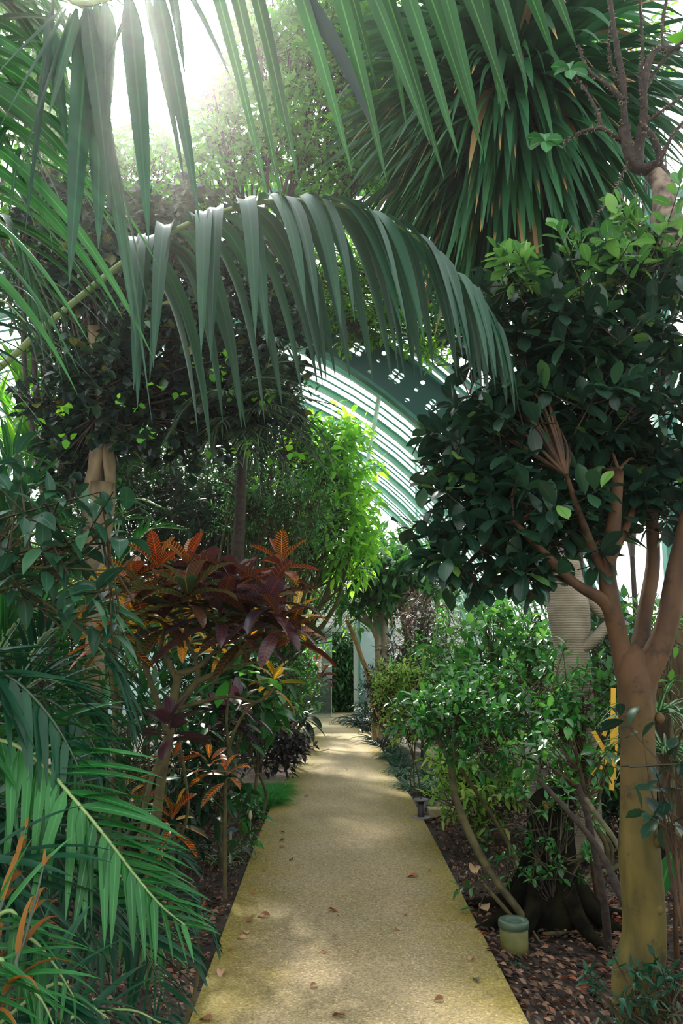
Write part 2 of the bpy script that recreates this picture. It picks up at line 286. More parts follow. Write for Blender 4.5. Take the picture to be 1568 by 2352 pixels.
class MB:
    def __init__(s): s.v = []; s.f = []; s.uv = []; s.n = 0
    def add(s, verts, faces, uv=None):
        verts = np.asarray(verts, float).reshape(-1, 3)
        s.v.append(verts); faces = np.asarray(faces, int)
        s.f.append(faces + s.n)
        s.uv.append(np.asarray(uv, float) if uv is not None else np.zeros((len(verts), 2)))
        s.n += len(verts)
    def box(s, c, d, rot=None):
        c = np.array(c, float); d = np.array(d, float) / 2
        q = np.array([[x, y, z] for x in (-1, 1) for y in (-1, 1) for z in (-1, 1)], float) * d
        if rot is not None: q = q @ np.array(rot).T
        s.add(q + c, [[0, 1, 3, 2], [4, 6, 7, 5], [0, 4, 5, 1], [2, 3, 7, 6], [0, 2, 6, 4], [1, 5, 7, 3]])
    def bar(s, a, b, w, h, up=(0, 0, 1)):
        a = np.array(a, float); b = np.array(b, float); t = nrm(b - a); sd = nrm(np.cross(t, up)); u = np.cross(sd, t)
        s.box((a + b) / 2, (1, 1, 1), None) if False else None
        q = []
        for e in (a, b):
            for i, j in ((-1, -1), (1, -1), (1, 1), (-1, 1)): q.append(e + sd * i * w / 2 + u * j * h / 2)
        s.add(q, [[0, 1, 2, 3], [7, 6, 5, 4], [0, 4, 5, 1], [1, 5, 6, 2], [2, 6, 7, 3], [3, 7, 4, 0]])
    def tube(s, pts, rad, n=8, smooth=True, wob=0.0, seed=0):
        pts = np.array(pts, float); rad = np.broadcast_to(np.array(rad, float), (len(pts),)) if np.ndim(rad) == 0 else np.array(rad, float)
        if smooth and len(pts) > 2: pts, rad = spline(pts, rad)
        T = nrm(np.gradient(pts, axis=0))
        ref = V(0, 0, 1) if abs(T[0][2]) < .9 else V(1, 0, 0)
        s0 = nrm(np.cross(T[0], ref)); rg = np.random.default_rng(seed)
        th = np.arange(n) * 2 * math.pi / n; rows = []
        ph = rg.random(3) * 6.28
        for i in range(len(pts)):
            s0 = nrm(s0 - T[i] * np.dot(s0, T[i])); u = np.cross(T[i], s0)
            r = rad[i] * (1 + wob * (np.sin(th * 2 + ph[0] + i * .35) + .6 * np.sin(th * 3 + ph[1] - i * .5) + .5 * np.sin(i * .9 + ph[2])))
            rows.append(pts[i] + np.outer(np.cos(th) * r, s0) + np.outer(np.sin(th) * r, u))
        m = len(pts); vs = np.concatenate(rows + [pts[:1], pts[-1:]])
        f = []
        for i in range(m - 1):
            for j in range(n):
                k = (j + 1) % n; f.append([i * n + j, i * n + k, (i + 1) * n + k, (i + 1) * n + j])
        for j in range(n):
            k = (j + 1) % n; f.append([m * n, j, k, k]); f.append([m * n + 1, (m - 1) * n + k, (m - 1) * n + j, (m - 1) * n + j])
        s.add(vs, f)
    def lathe(s, prof, c, n=24):            # prof: (r, z) pairs
        th = np.arange(n) * 2 * math.pi / n; rows = []
        for r, z in prof: rows.append(np.stack([np.cos(th) * r, np.sin(th) * r, np.full(n, z)], 1) + np.array(c))
        f = []
        for i in range(len(prof) - 1):
            for j in range(n):
                k = (j + 1) % n; f.append([i * n + j, i * n + k, (i + 1) * n + k, (i + 1) * n + j])
        s.add(np.concatenate(rows), f)
    def build(s, name, m, parent=None, smooth=True, origin=None):
        v = np.concatenate(s.v); 
        org = np.zeros(3)
        if parent is not None:
            q = parent
            while q is not None: org = org + np.array(q.location); q = q.parent
        if origin is not None: org = org + (np.array(origin, float) - org if parent is None else 0)
        v = v - org
        F = np.concatenate(s.f); uv = np.concatenate(s.uv)
        tri = F[:, 2] == F[:, 3]
        cnt = np.where(tri, 3, 4); tot = cnt.sum(); start = np.concatenate([[0], np.cumsum(cnt)[:-1]])
        flat = F.ravel(); mask = np.ones(len(flat), bool); mask[np.nonzero(tri)[0] * 4 + 3] = False; flat = flat[mask]
        me = bpy.data.meshes.new(name)
        me.vertices.add(len(v)); me.vertices.foreach_set('co', v.ravel().astype(np.float32))
        me.loops.add(int(tot)); me.loops.foreach_set('vertex_index', flat.astype(np.int32))
        me.polygons.add(len(F)); me.polygons.foreach_set('loop_start', start.astype(np.int32))
        me.update(calc_edges=True)
        ul = me.uv_layers.new(name='UVMap'); ul.data.foreach_set('uv', uv[flat].ravel().astype(np.float32))
        me.polygons.foreach_set('use_smooth', np.full(len(F), smooth))
        me.materials.append(m if not isinstance(m, str) else M[m]); me.validate()
        o = bpy.data.objects.new(name, me); C.objects.link(o)
        if parent is not None: o.parent = parent
        elif origin is not None: o.location = Vector([float(x) for x in origin])
        return o

def spline(pts, rad, sub=6):
    pts = np.array(pts, float); n = len(pts)
    q = np.concatenate([[2 * pts[0] - pts[1]], pts, [2 * pts[-1] - pts[-2]]]); o = []; r = []
    for i in range(n - 1):
        a, b, c, d = q[i:i + 4]
        for k in range(sub):
            t = k / sub
            o.append(.5 * (2 * b + (c - a) * t + (2 * a - 5 * b + 4 * c - d) * t * t + (3 * b - a - 3 * c + d) * t ** 3)); r.append(rad[i] * (1 - t) + rad[i + 1] * t)
    o.append(pts[-1]); r.append(rad[-1]); return np.array(o), np.array(r)

PROF = {
 'ovate':  lambda t: np.where(t < .08, .06, 1) * np.sin(np.pi * np.clip(t, 0, 1) ** .75) ** .9,
 'obovate': lambda t: np.where(t < .1, .08, 1) * np.sin(np.pi * np.clip(t, 0, 1) ** 1.25) ** .7,
 'lance':  lambda t: np.sin(np.pi * t ** .8) ** 1.1,
 'strap':  lambda t: np.minimum(1, .55 + t * 4) * (1 - t ** 3.2),
 'leaflet': lambda t: np.minimum(1, .25 + t * 6) * (1 - t ** 2.0) ** .9,
 'croton': lambda t: np.where(t < .06, .1, 1) * np.sin(np.pi * t ** 1.05) ** .6,
 'blade':  lambda t: 1 - t ** 1.5,
}
def leaves(mb, P0, D, Ln, W, droop=.4, roll=0, fold=.25, nseg=4, prof='ovate', wave=0, dp=1.2, S0=None):
    P0 = np.asarray(P0, float); m = len(P0)
    if m == 0: return
    D = nrm(np.asarray(D, float)); Ln = np.broadcast_to(Ln, (m,)); W = np.broadcast_to(W, (m,))
    droop = np.broadcast_to(droop, (m,)); roll = np.broadcast_to(roll, (m,))
    t = np.linspace(0, 1, nseg + 1)
    g = V(0, 0, -1)
    dirs = nrm(D[:, None, :] + g * (droop[:, None] * t[None, :] ** dp)[..., None])
    mid = nrm(dirs[:, 1:] + dirs[:, :-1]) * (Ln / nseg)[:, None, None]
    Ct = P0[:, None, :] + np.concatenate([np.zeros((m, 1, 3)), np.cumsum(mid, 1)], 1)
    if S0 is None:
        S0 = np.cross(D, V(0, 0, 1)); bad = np.linalg.norm(S0, axis=1) < .05; S0[bad] = V(1, 0, 0)
    S0 = nrm(S0)[:, None, :] * np.ones((1, nseg + 1, 1))
    Nn = np.cross(S0, dirs)
    rl = roll[:, None] + (wave * np.sin(t * 6)[None, :] if wave else 0)
    S = S0 * np.cos(rl)[..., None] + Nn * np.sin(rl)[..., None]
    Nn = np.cross(S, dirs)
    w = (W[:, None] * np.maximum(PROF[prof](t), .02)[None, :]) / 2
    w = w[..., None]
    A = Ct - S * w + Nn * fold * w; B = Ct + S * w + Nn * fold * w
    vs = np.stack([A, Ct, B], 2).reshape(-1, 3)
    k = np.arange(nseg)[:, None] * 3 + np.array([0, 1])[None, :]; k = k.ravel()
    q = np.stack([k, k + 1, k + 4, k + 3], 1)
    F = (q[None] + (np.arange(m) * (nseg + 1) * 3)[:, None, None]).reshape(-1, 4)
    uv = np.stack([np.tile([0, .5, 1], nseg + 1), np.repeat(t, 3)], 1); uv = np.tile(uv, (m, 1))
    mb.add(vs, F, uv)

def rnd_dirs(rg, n):
    v = rg.normal(size=(n, 3)); return nrm(v)

def crown_leaves(mb, tw, c, rad, nclump, per, Ln, W, rg, prof='ovate', droop=.5, nseg=3, shell=.55, up=.25, spread=.9, twl=None, fold=.25, twr=.004, cutlow=None, wave=0, hang=0):
    c = np.array(c, float); rad = np.array(rad, float)
    d = rnd_dirs(rg, nclump); r = shell + (1 - shell) * rg.random(nclump) ** .7
    r = np.where(rg.random(nclump) < .3, rg.random(nclump) * .8, r)
    pos = c + d * rad * r[:, None]
    if twl is None: twl = Ln * 1.6
    out = nrm(d * np.array([1, 1, .8]) + V(0, 0, up) + rg.normal(size=(nclump, 3)) * .35)
    if hang: out = nrm(out * .5 + V(0, 0, -hang))
    n = nclump * per
    ci = np.repeat(np.arange(nclump), per); s = np.tile(np.arange(per) / per, nclump)
    o = out[ci]; a = np.cross(o, V(.13, .31, .94)); a = nrm(a); b = np.cross(o, a)
    th = np.tile(np.arange(per) * 2.4, nclump) + rg.random(nclump)[ci] * 6.28
    radial = a * np.cos(th)[:, None] + b * np.sin(th)[:, None]
    base = pos[ci] + o * (s * twl)[:, None]
    D = nrm(o * (.25 + .6 * s[:, None]) + radial * spread + rg.normal(size=(n, 3)) * .15)
    sz = (.65 + .5 * rg.random(n))
    leaves(mb, base, D, Ln * sz, W * sz, droop * (.5 + rg.random(n)), rg.normal(size=n) * .35, fold, nseg, prof, wave)
    if tw is not None:
        for i in range(0, nclump, 1):
            e = pos[i] + out[i] * twl; st = pos[i] - out[i] * twl * 1.3 - V(0, 0, .3 * twl)
            tw.tube([st, e], [twr * 1.3, twr * .6], n=3, smooth=False)
    return pos, out

def branchy(mb, root, pos, r0, rg, k=10, sag=.1, n=6):
    idx = rg.choice(len(pos), min(k, len(pos)), replace=False)
    for i in idx:
        e = pos[i]; a = np.array(root, float); mdl = a * .5 + e * .5 + rg.normal(size=3) * .06 * np.linalg.norm(e - a) + V(0, 0, -sag * np.linalg.norm(e - a))
        mb.tube([a, mdl, e], [r0, r0 * .65, r0 * .25], n=n)

def plant(name, label, cat, Y, base_px, blobs, leaf, bark, Ln, W, fork=None, trunk_r=.03, stems=1, group=None, seed=0,
          per=7, dens=1.0, prof='ovate', droop=.5, nseg=3, depth=1.0, shell=.55, up=.25, spread=.9, fold=.25, wave=0, br=8, hang=0, base=None, twl=None, foliage='foliage', twr=.004):
    """blobs: (px, py, rx, ry[, count of clumps]) measured on the photo and set at distance Y (+dy)"""
    rg = np.random.default_rng(seed + 11)
    b = P(base_px, 1485, Y); b = V(b[0], Y, 0) if base is None else np.array(base, float)
    root = thing(name, label, cat, b, group)
    mb = MB(); tw = MB(); wood = MB()
    cs = []
    for bl in blobs:
        px, py, rx, ry = bl[:4]; dy = bl[4] if len(bl) > 4 else 0
        c = P(px, py, Y + dy); s = (Y + dy) / FP
        rad = V(rx * s, depth * .5 * (rx + ry) * s, ry * s)
        area = math.pi * rx * ry * s * s
        nc = max(4, int(dens * area * (1 + .6 * depth) * 3.0 / (Ln * W * .6 * per)))
        pos, out = crown_leaves(mb, tw, c, rad, nc, per, Ln, W, rg, prof, droop, nseg, shell, up, spread, twl, fold, twr, None, wave, hang)
        cs.append((c, pos))
    if fork is None:
        zc = min(c[2] for c, _ in cs); fk = V(np.mean([c[0] for c, _ in cs]) * .5 + b[0] * .5, Y, max(.15, zc * .45))
    else: fk = np.array(fork, float)
    for k in range(stems):
        off = V(*(rg.normal(size=2) * trunk_r * (2.2 if stems > 1 else 0)), 0)
        wood.tube([b + off + V(0, 0, -.05), (b + fk) / 2 + off * 1.8 + V(*(rg.normal(size=2) * trunk_r * .8), 0), fk + off * .6], [trunk_r * 1.2, trunk_r, trunk_r * .85], n=10, wob=.05, seed=k)
    for c, pos in cs:
        d = np.linalg.norm(c - fk)
        wood.tube([fk, (fk + c) / 2 + rg.normal(size=3) * .07 * d, c], [trunk_r * .8, trunk_r * .6, trunk_r * .35], n=7)
        branchy(wood, (fk + c) / 2 if d > .3 else fk, pos, trunk_r * .45, rg, br)
    tr = wood.build('trunk' if trunk_r > .03 else 'stem', bark, root)
    f = mb.build(foliage, leaf, root)
    tw.build('twig', 'twig', f)
    return root

def frond(parent, pts, nl, Lm, W, mt, rmat='rachis', rr=.012, ang=55, droop=1.2, lift=.15, start=.2, seed=0, nseg=6, prof='leaflet', sides=(-1, 1), lenp=None, name='frond', plane=None, jitter=.08, fold=.35, sidevec=None, endang=None, dp=1.2, wave=0, roll=.15):
    rg = np.random.default_rng(seed + 3)
    pts = np.array(pts, float); rad = np.linspace(rr, rr * .25, len(pts))
    Q, r = spline(pts, rad, 10)
    seg = np.linalg.norm(np.diff(Q, axis=0), axis=1); s = np.concatenate([[0], np.cumsum(seg)]); s /= s[-1]
    T = nrm(np.gradient(Q, axis=0))
    u = np.linspace(start, .995, nl)
    side0 = np.array(sidevec, float) if sidevec is not None else np.cross(T[0], V(0, 0, 1))
    sv = []; cur = nrm(side0)
    for i in range(len(Q)):
        cur = nrm(cur - T[i] * np.dot(cur, T[i])); sv.append(cur)
    sv = np.array(sv)
    if plane is not None: sv = nrm(np.cross(T, np.array(plane, float)))
    mb = MB()
    for sd in sides:
        uu = np.clip(u + (rg.random(nl) - .5) * .3 / nl, 0, 1)
        p = np.stack([np.interp(uu, s, Q[:, i]) for i in range(3)], 1)
        t = nrm(np.stack([np.interp(uu, s, T[:, i]) for i in range(3)], 1))
        S = nrm(np.stack([np.interp(uu, s, sv[:, i]) for i in range(3)], 1)) * sd
        Up = np.cross(S, t) * sd; Up = np.where(Up[:, 2:3] < 0, -Up, Up)
        a = R(ang) + (R(endang if endang is not None else ang * .45) - R(ang)) * ((uu - start) / (1 - start))
        a = a + rg.normal(size=nl) * jitter
        D = t * np.cos(a)[:, None] + S * np.sin(a)[:, None] + Up * lift + rg.normal(size=(nl, 3)) * jitter * .5
        x = (uu - start) / (1 - start)
        lp = (lenp(x) if lenp else (np.sin(np.pi * (.18 + .77 * x)) ** .7)) * (.93 + .14 * rg.random(nl))
        S0 = np.cross(nrm(D), V(0, 0, 1)); bad = np.linalg.norm(S0, axis=1) < .15; S0[bad] = t[bad]
        leaves(mb, p, D, Lm * lp, W * np.clip(lp + .15, .4, 1), droop * (.85 + .3 * rg.random(nl)), rg.normal(size=nl) * roll, fold, nseg, prof, wave, dp, S0)
    f = mb.build(name, mt, parent)
    rb = MB(); rb.tube(Q, r, n=7, smooth=False); rb.build('stalk', rmat, f)
    return f
# ================================================================== SETTING
# ---- ground
mb = MB(); mb.box((0, 20, -.15), (120, 120, .2)); struct(tag(mb.build('ground_outside', 'gravel', smooth=False), 'pale gravel ground outside the greenhouse', 'ground'))
def grid(x0, x1, y0, y1, nx, ny, fz):
    xs = np.linspace(x0, x1, nx); ys = np.linspace(y0, y1, ny); X, Yy = np.meshgrid(xs, ys)
    Z = fz(X, Yy); v = np.stack([X, Yy, Z], -1).reshape(-1, 3)
    i = np.arange(nx - 1)[None] + (np.arange(ny - 1) * nx)[:, None]; i = i.ravel()
    return v, np.stack([i, i + 1, i + nx + 1, i + nx], 1)
def gz(x, y):
    return .012 * np.sin(x * 3.1 + y * 1.7) + .012 * np.sin(x * 7.3 - y * 5.1) - .02
mb = MB(); mb.add(*grid(-10, 7, -3, 23, 140, 200, gz)); struct(tag(mb.build('floor', 'soil'), 'dark soil of the planting beds', 'soil'))

# ---- path
LE = [(432, 2352), (497, 2180), (545, 2050), (590, 1928), (618, 1862), (655, 1796), (681, 1763), (707, 1722), (716, 1700), (700, 1685), (640, 1672)]
RE = [(1215, 2352), (1140, 2208), (1075, 2082), (1018, 1968), (978, 1893), (944, 1830), (906, 1782), (882, 1730), (862, 1700), (842, 1683), (812, 1663)]
zp = .012
le = [G(*p, zp)[:2] for p in LE]; re = [G(*p, zp)[:2] for p in RE]
le = [np.array([le[0][0] - .02, -1.5])] + le + [np.array([le[-1][0], 18.6])]; re = [np.array([re[0][0] + .02, -1.5])] + re + [np.array([re[-1][0] + .0, 18.6])]
ys = np.linspace(-1.5, 18.6, 200)
lx = np.interp(ys, [p[1] for p in le], [p[0] for p in le]); rx_ = np.interp(ys, [p[1] for p in re], [p[0] for p in re])
vs = []; uvs = []; nu = 14
for i, y in enumerate(ys):
    for k in range(nu + 1):
        u = k / nu; vs.append((lx[i] * (1 - u) + rx_[i] * u, y, zp)); uvs.append((u, y / 18.6))
    
vs = np.array(vs); uvs = np.array(uvs); w = nu + 1
i = (np.arange(nu)[None] + (np.arange(len(ys) - 1) * w)[:, None]).ravel()
mb = MB(); mb.add(vs, np.stack([i, i + 1, i + w + 1, i + w], 1), uvs)
for col_, o_ in ((0, 0), (nu, 0)):       # the slab's edges down into the soil
    a = vs.reshape(len(ys), w, 3)[:, col_]; b = a - V(0, 0, .08); j = np.arange(len(ys) - 1); n_ = len(ys)
    mb.add(np.concatenate([a, b]), np.stack([j, j + 1, j + 1 + n_, j + n_], 1), np.tile([[col_ / nu, 0]], (2 * n_, 1)))
struct(tag(mb.build('path', 'path', smooth=False), 'sandy aggregate path with mossy yellow green margins', 'path'))

# timber walkway branching off to the left, stone kerb to the right
a = G(595, 1801); b = G(652, 1801); c = G(688, 1765); d = G(575, 1765)
w_ = thing('boardwalk', 'weathered brown plank walkway branching left off the sandy path', 'walkway', (a[0] - 1, (a[1] + c[1]) / 2, 0))
x1 = lambda y: float(np.interp(y, ys, lx)) - .01
Y0, Y1 = a[1], c[1]
for k in range(7):
    y0 = Y0 + (Y1 - Y0) * k / 7; y1 = Y0 + (Y1 - Y0) * (k + 1) / 7 - .012
    mb = MB(); xe = x1((y0 + y1) / 2); mb.box(((xe - 3) / 2 - 0.0, (y0 + y1) / 2, -.005), (3 - abs(xe) * 0 + xe * 1.0 + 0.0 if False else (xe + 3), y1 - y0, .04)); mb.build('plank', 'plank', w_, smooth=False)
mb = MB(); mb.box(((x1(Y1) - 3) / 2, Y1 + .03, .0), (x1(Y1) + 3, .035, .09)); tag(mb.build('edging_board', 'stone', smooth=False, origin=((x1(Y1) - 3) / 2, Y1 + .03, 0)), 'long thin edging board along the far side of the plank walkway', 'edging board')
a = G(985, 1874); b = G(1042, 1872)
mb = MB(); mb.box((a + b) / 2 + V(0.15, .05, .02), (b[0] - a[0] + .3, .16, .08)); ob = mb.build('kerb_stone', 'stone', smooth=False, origin=(a + b) / 2 + V(0.15, .05, 0))
tag(ob, 'mossy stone kerb lying behind the small black bollard', 'kerb')

# ---- barrel vault of the glazed wing
VX, VZ, VR = -3.46, -.40, 6.95
def vp(th, r=VR, y=0.0): return V(VX + r * math.cos(th), y, VZ + r * math.sin(th))
TH0 = math.asin(.4 / VR); TH1 = math.pi - TH0; YW, YE = 9.55, 18.7
ribs_y = [10.95, 12.3, 13.7, 15.1, 16.5, 17.9]
cl = bpy.data.objects.new('ceiling', None); C.objects.link(cl); cl.location = (VX, YW, 0); tag(cl, 'curved glass vault on pale green iron ribs above the far beds', 'glass roof', kind='structure')
def arc_bar(mb, y, w, r0, r1, n=46, a0=TH0, a1=TH1):
    th = np.linspace(a0, a1, n); vs = []
    for t in th:
        for r, yy in ((r0, y - w / 2), (r0, y + w / 2), (r1, y + w / 2), (r1, y - w / 2)): vs.append(vp(t, r, yy))
    f = []
    for i in range(n - 1):
        for j in range(4):
            k = (j + 1) % 4; f.append([i * 4 + j, i * 4 + k, i * 4 + 4 + k, i * 4 + 4 + j])
    mb.add(vs, f)
mb = MB(); n = 60; th = np.linspace(TH0, TH1, n)
mb.add(np.concatenate([[vp(t, VR + .01, YW) for t in th], [vp(t, VR + .01, YE) for t in th]]), [[i, i + 1, i + 1 + n, i + n] for i in range(n - 1)])
mb.build('glass', 'glass', cl)
for y in ribs_y:
    mb = MB(); arc_bar(mb, y, .085, VR - .10, VR - .01); mb.build('rib', 'teal_l', cl, smooth=False)
mb = MB()
yy = [YW + .25]
while yy[-1] < YE - .3: yy.append(yy[-1] + .35)
for y in yy: arc_bar(mb, y, .02, VR - .03, VR - .005)
mb.build('glazing_bars', 'teal', cl, smooth=False)
for a_ in (.0, .42, .93, 1.45, 1.97, 2.5):
    th_ = max(a_, TH0); mb = MB(); A = vp(th_, VR - .14, YW); B = vp(th_, VR - .14, YE); rad = nrm(vp(th_, 1, 0) - V(VX, 0, VZ)); mb.bar(A, B, .05, .05, up=rad); mb.build('purlin', 'teal_l', cl, smooth=False)
mb = MB()
for th_ in np.arange(.15, 3.0, .135): mb.bar(vp(th_, VR + .0, YW), vp(th_, VR + .0, YE), .006, .01)
mb.build('pane_joints', 'teal', cl, smooth=False)

# perforated main arch
def cut_plate(name, outer, holes, thick, m, parent=None, loc=(0, 0, 0), kind=True):
    cu = bpy.data.curves.new(name, 'CURVE'); cu.dimensions = '2D'; cu.fill_mode = 'BOTH'; cu.extrude = thick / 2
    def poly(pts):
        s = cu.splines.new('POLY'); s.points.add(len(pts) - 1); s.use_cyclic_u = True
        for i, p in enumerate(pts): s.points[i].co = (p[0], p[1], 0, 1)
    poly(outer)
    for (x, y, r) in holes: poly([(x + r * math.cos(k * math.pi / 6), y + r * math.sin(k * math.pi / 6)) for k in range(12)])
    ob = bpy.data.objects.new(name, cu); C.objects.link(ob)
    dg = bpy.context.evaluated_depsgraph_get(); me = bpy.data.meshes.new_from_object(ob.evaluated_get(dg)); bpy.data.objects.remove(ob)
    ob = bpy.data.objects.new(name, me); me.materials.clear(); me.materials.append(M[m]); C.objects.link(ob); ob.rotation_euler = (R(90), 0, 0); ob.location = loc
    if parent: ob.parent = parent; ob.location = Vector(loc) - parent.location
    return ob
ar = bpy.data.objects.new('trim_1', None); C.objects.link(ar); ar.location = (VX, 9.45, 0); tag(ar, 'dark green iron arch pierced with clover holes before the glass vault', 'arch', kind='structure')
ri, ro = 6.52, 7.02
out = [(VX + ro * math.cos(t), VZ + ro * math.sin(t)) for t in np.linspace(TH0, TH1, 90)] + [(VX + ri * math.cos(t), VZ + ri * math.sin(t)) for t in np.linspace(TH1, TH0, 90)]
holes = []; step = .044
for k, t in enumerate(np.arange(TH0 + .05, TH1 - .04, step)):
    rm = (ri + ro) / 2; er = V(math.cos(t), math.sin(t)); et = V(-math.sin(t), math.cos(t)); c0 = V(VX, VZ) + er * rm
    if k % 2 == 0:
        for q in range(4):
            a_ = q * math.pi / 2 + math.pi / 4; p = c0 + er * .062 * math.cos(a_) + et * .062 * math.sin(a_); holes.append((p[0], p[1], .04))
    else:
        for s_ in (-1, 1): p = c0 + er * .15 * s_; holes.append((p[0], p[1], .03))
        for s_ in (-1, 1): p = c0 + er * .03 * s_ + et * 0.0; holes.append((p[0], p[1], .026)) if s_ > 0 else None
cut_plate('perforated_web', out, holes, .02, 'teal_d', ar, (0, 9.45, 0))
mb = MB()
for r_, w in ((6.5, .16), (7.04, .2), (7.16, .1), (7.28, .16)): arc_bar(mb, 9.45, w, r_ - .02, r_ + .02, 80)
mb.build('flange', 'teal', ar, smooth=False)

# gable wall of the taller front hall, standing over the arch
def gable_z(x): return 9.0
gw = bpy.data.objects.new('wall_gable', None); C.objects.link(gw); gw.location = (0, 9.55, 0); tag(gw, 'tall glazed gable wall with teal mullions over the arch', 'glass wall', kind='structure')
mb = MB(); n = 90
top = []; bot = []
for x in np.linspace(VX - 7.3, VX + 7.3, n):
    zz = VZ + math.sqrt(max(7.3 ** 2 - (x - VX) ** 2, 0)); bot.append((x, 9.6, max(zz, 0))); top.append((x, 9.6, 9.0))
mb.add(np.concatenate([bot, top]), [[i, i + 1, i + 1 + n, i + n] for i in range(n - 1)])
mb.add([(VX + 7.3, 9.6, 0), (7, 9.6, 0), (7, 9.6, 9), (VX + 7.3, 9.6, 9)], [[0, 1, 2, 3]])
mb.build('glass', 'glass', gw, smooth=False)
for x in [-9.6, -8.0, -6.4, -4.85, -3.3, -1.62, .1, 1.78, 2.9, 5.6, 6.9]:
    zz = VZ + math.sqrt(max(7.3 ** 2 - (x - VX) ** 2, 0)) if abs(x - VX) < 7.3 else 0
    mb = MB(); mb.box((x, 9.55, (max(zz, 0) + 9) / 2), (.07, .1, 9 - max(zz, 0))); mb.build('mullion', 'teal', gw, smooth=False)
mb = MB(); 
for dx in (-.085, 0, .085): mb.box((4.08 + dx, 9.5 - (.03 if dx == 0 else 0), 4.5), (.07, .14, 9))
mb.build('column', 'teal', gw, smooth=False)
for z in (8.95, 7.45):
    mb = MB(); mb.box((-1.2, 9.52, z), (16.6, .14, .16 if z > 8 else .07)); mb.build('transom', 'teal_d' if z > 8 else 'teal', gw, smooth=False)
# front hall: side walls and roof
for nm, x in (('wall_left', -9.7), ('wall_right', 7.0)):
    o = bpy.data.objects.new(nm, None); C.objects.link(o); o.location = (x, 3, 0); tag(o, 'glazed %s side wall of the front hall' % nm[5:], 'glass wall', kind='structure')
    mb = MB(); mb.box((x, 3.2, 4.5), (.01, 12.8, 9)); mb.build('glass', 'glass', o, smooth=False)
    for y in np.arange(-2.5, 9.5, 1.5):
        mb = MB(); mb.box((x, y, 4.5), (.08, .08, 9)); mb.build('mullion', 'teal', o, smooth=False)
rf = bpy.data.objects.new('ceiling', None); C.objects.link(rf); rf.location = (0, 3, 9); tag(rf, 'glass roof of the front hall on dark beams', 'glass roof', kind='structure')
mb = MB(); mb.add([(-9.7, 9.6, 9), (7, 9.6, 9), (7, 3, 11), (-9.7, 3, 11), (7, -3.2, 9), (-9.7, -3.2, 9)], [[0, 1, 2, 3], [3, 2, 4, 5]]); mb.build('glass', 'glass', rf, smooth=False)
def rz(y): return 9 + (2 * (9.6 - y) / 6.6 if y > 3 else 2 * (y + 3.2) / 6.2)
for y in (8.2, 6.6, 5.0, 3.0, 1.0, -1.2):
    mb = MB(); mb.box((-1.35, y, rz(y) - .1), (16.7, .09, .16)); mb.build('beam', 'teal_d', rf, smooth=False)
for x in np.arange(-9.0, 7, 1.48):
    mb = MB(); mb.bar((x, 9.6, 8.97), (x, 3, 10.97), .05, .08); mb.bar((x, 3, 10.97), (x, -3.2, 8.97), .05, .08); mb.build('rafter', 'teal', rf, smooth=False)

# ---- end wall with sliding glass door
YD = 18.62
def X(px, Y=YD): return float(P(px, 1480, Y)[0])
def Z(py, Y=YD): return float(P(784, py, Y)[2])
ew = bpy.data.objects.new('wall_far', None); C.objects.link(ew); ew.location = (0, YD, 0); tag(ew, 'cream end wall with frosted panes beside the glass door', 'wall', kind='structure')
zt = Z(1446); mb = MB()
th = np.linspace(TH0, TH1, 60); zs = 3.05
gab = [(p[0], YD + .05, max(p[2], zs)) for p in (vp(t, VR, 0) for t in th)]
mb.add(np.concatenate([gab, [(g[0], YD + .05, zs) for g in gab]]), [[i, i + 1, i + 61, i + 60] for i in range(59)]); mb.build('gable_glass', 'glass', ew, smooth=False)
mb = MB(); mb.box(((X(640) + 3.4) / 2, YD + .05, (zt + zs) / 2), (3.4 - X(640), .08, zs - zt)); mb.build('upper_wall', 'cream', ew, smooth=False)
mb = MB(); mb.box(((-10.3 + X(640)) / 2, YD + .05, zs / 2), (X(640) + 10.3, .08, zs)); mb.build('side_wall', 'glass_frost', ew, smooth=False)
mb = MB(); mb.box(((X(826) + X(905)) / 2, YD + .05, zt / 2), (X(905) - X(826), .02, zt)); mb.build('frosted_pane', 'glass_frost', ew, smooth=False)
mb = MB(); mb.box(((X(905) + 3.4) / 2, YD + .05, zt / 2), (3.4 - X(905), .06, zt)); mb.build('side_wall', 'cream', ew, smooth=False)
for x_ in (-6, -4.5, -3, -1.5, 0, 1.5):
    mb = MB(); mb.box((x_ + .42, YD, (zs + 6.2) / 2), (.05, .06, 6.2 - zs)); mb.build('mullion', 'teal_l', ew, smooth=False)
mb = MB(); mb.box(((X(640) + X(905)) / 2, YD - .04, zt), (X(905) - X(640), .12, .10)); mb.build('door_header', 'alu', ew, smooth=False)
mb = MB(); mb.box((X(818), YD - .02, zt / 2), (.13, .1, zt)); mb.build('door_jamb', 'alu', ew, smooth=False)
mb = MB(); mb.box((X(825), YD - .04, (zt + .6) / 2), (.045, .1, zt + .6)); mb.build('door_post', 'teal', ew, smooth=False)
mb = MB(); mb.box(((X(640) + X(905)) / 2, YD - .04, .012), (X(905) - X(640), .14, .035)); mb.build('threshold', 'alu', ew, smooth=False)
dr = bpy.data.objects.new('door_1', None); C.objects.link(dr); dr.location = (X(725), YD - .1, 0); tag(dr, 'half open sliding glass door at the end of the path', 'glass door', kind='structure')
mb = MB(); mb.box(((X(672) + X(761)) / 2, YD - .1, zt / 2), (X(761) - X(672), .012, zt - .05)); mb.build('glass', 'glass_door', dr, smooth=False)
mb = MB(); mb.box((X(761), YD - .1, zt / 2), (.02, .03, zt - .04)); mb.box(((X(672) + X(761)) / 2, YD - .1, .03), (X(761) - X(672), .03, .03)); mb.build('door_frame', 'alu', dr, smooth=False)
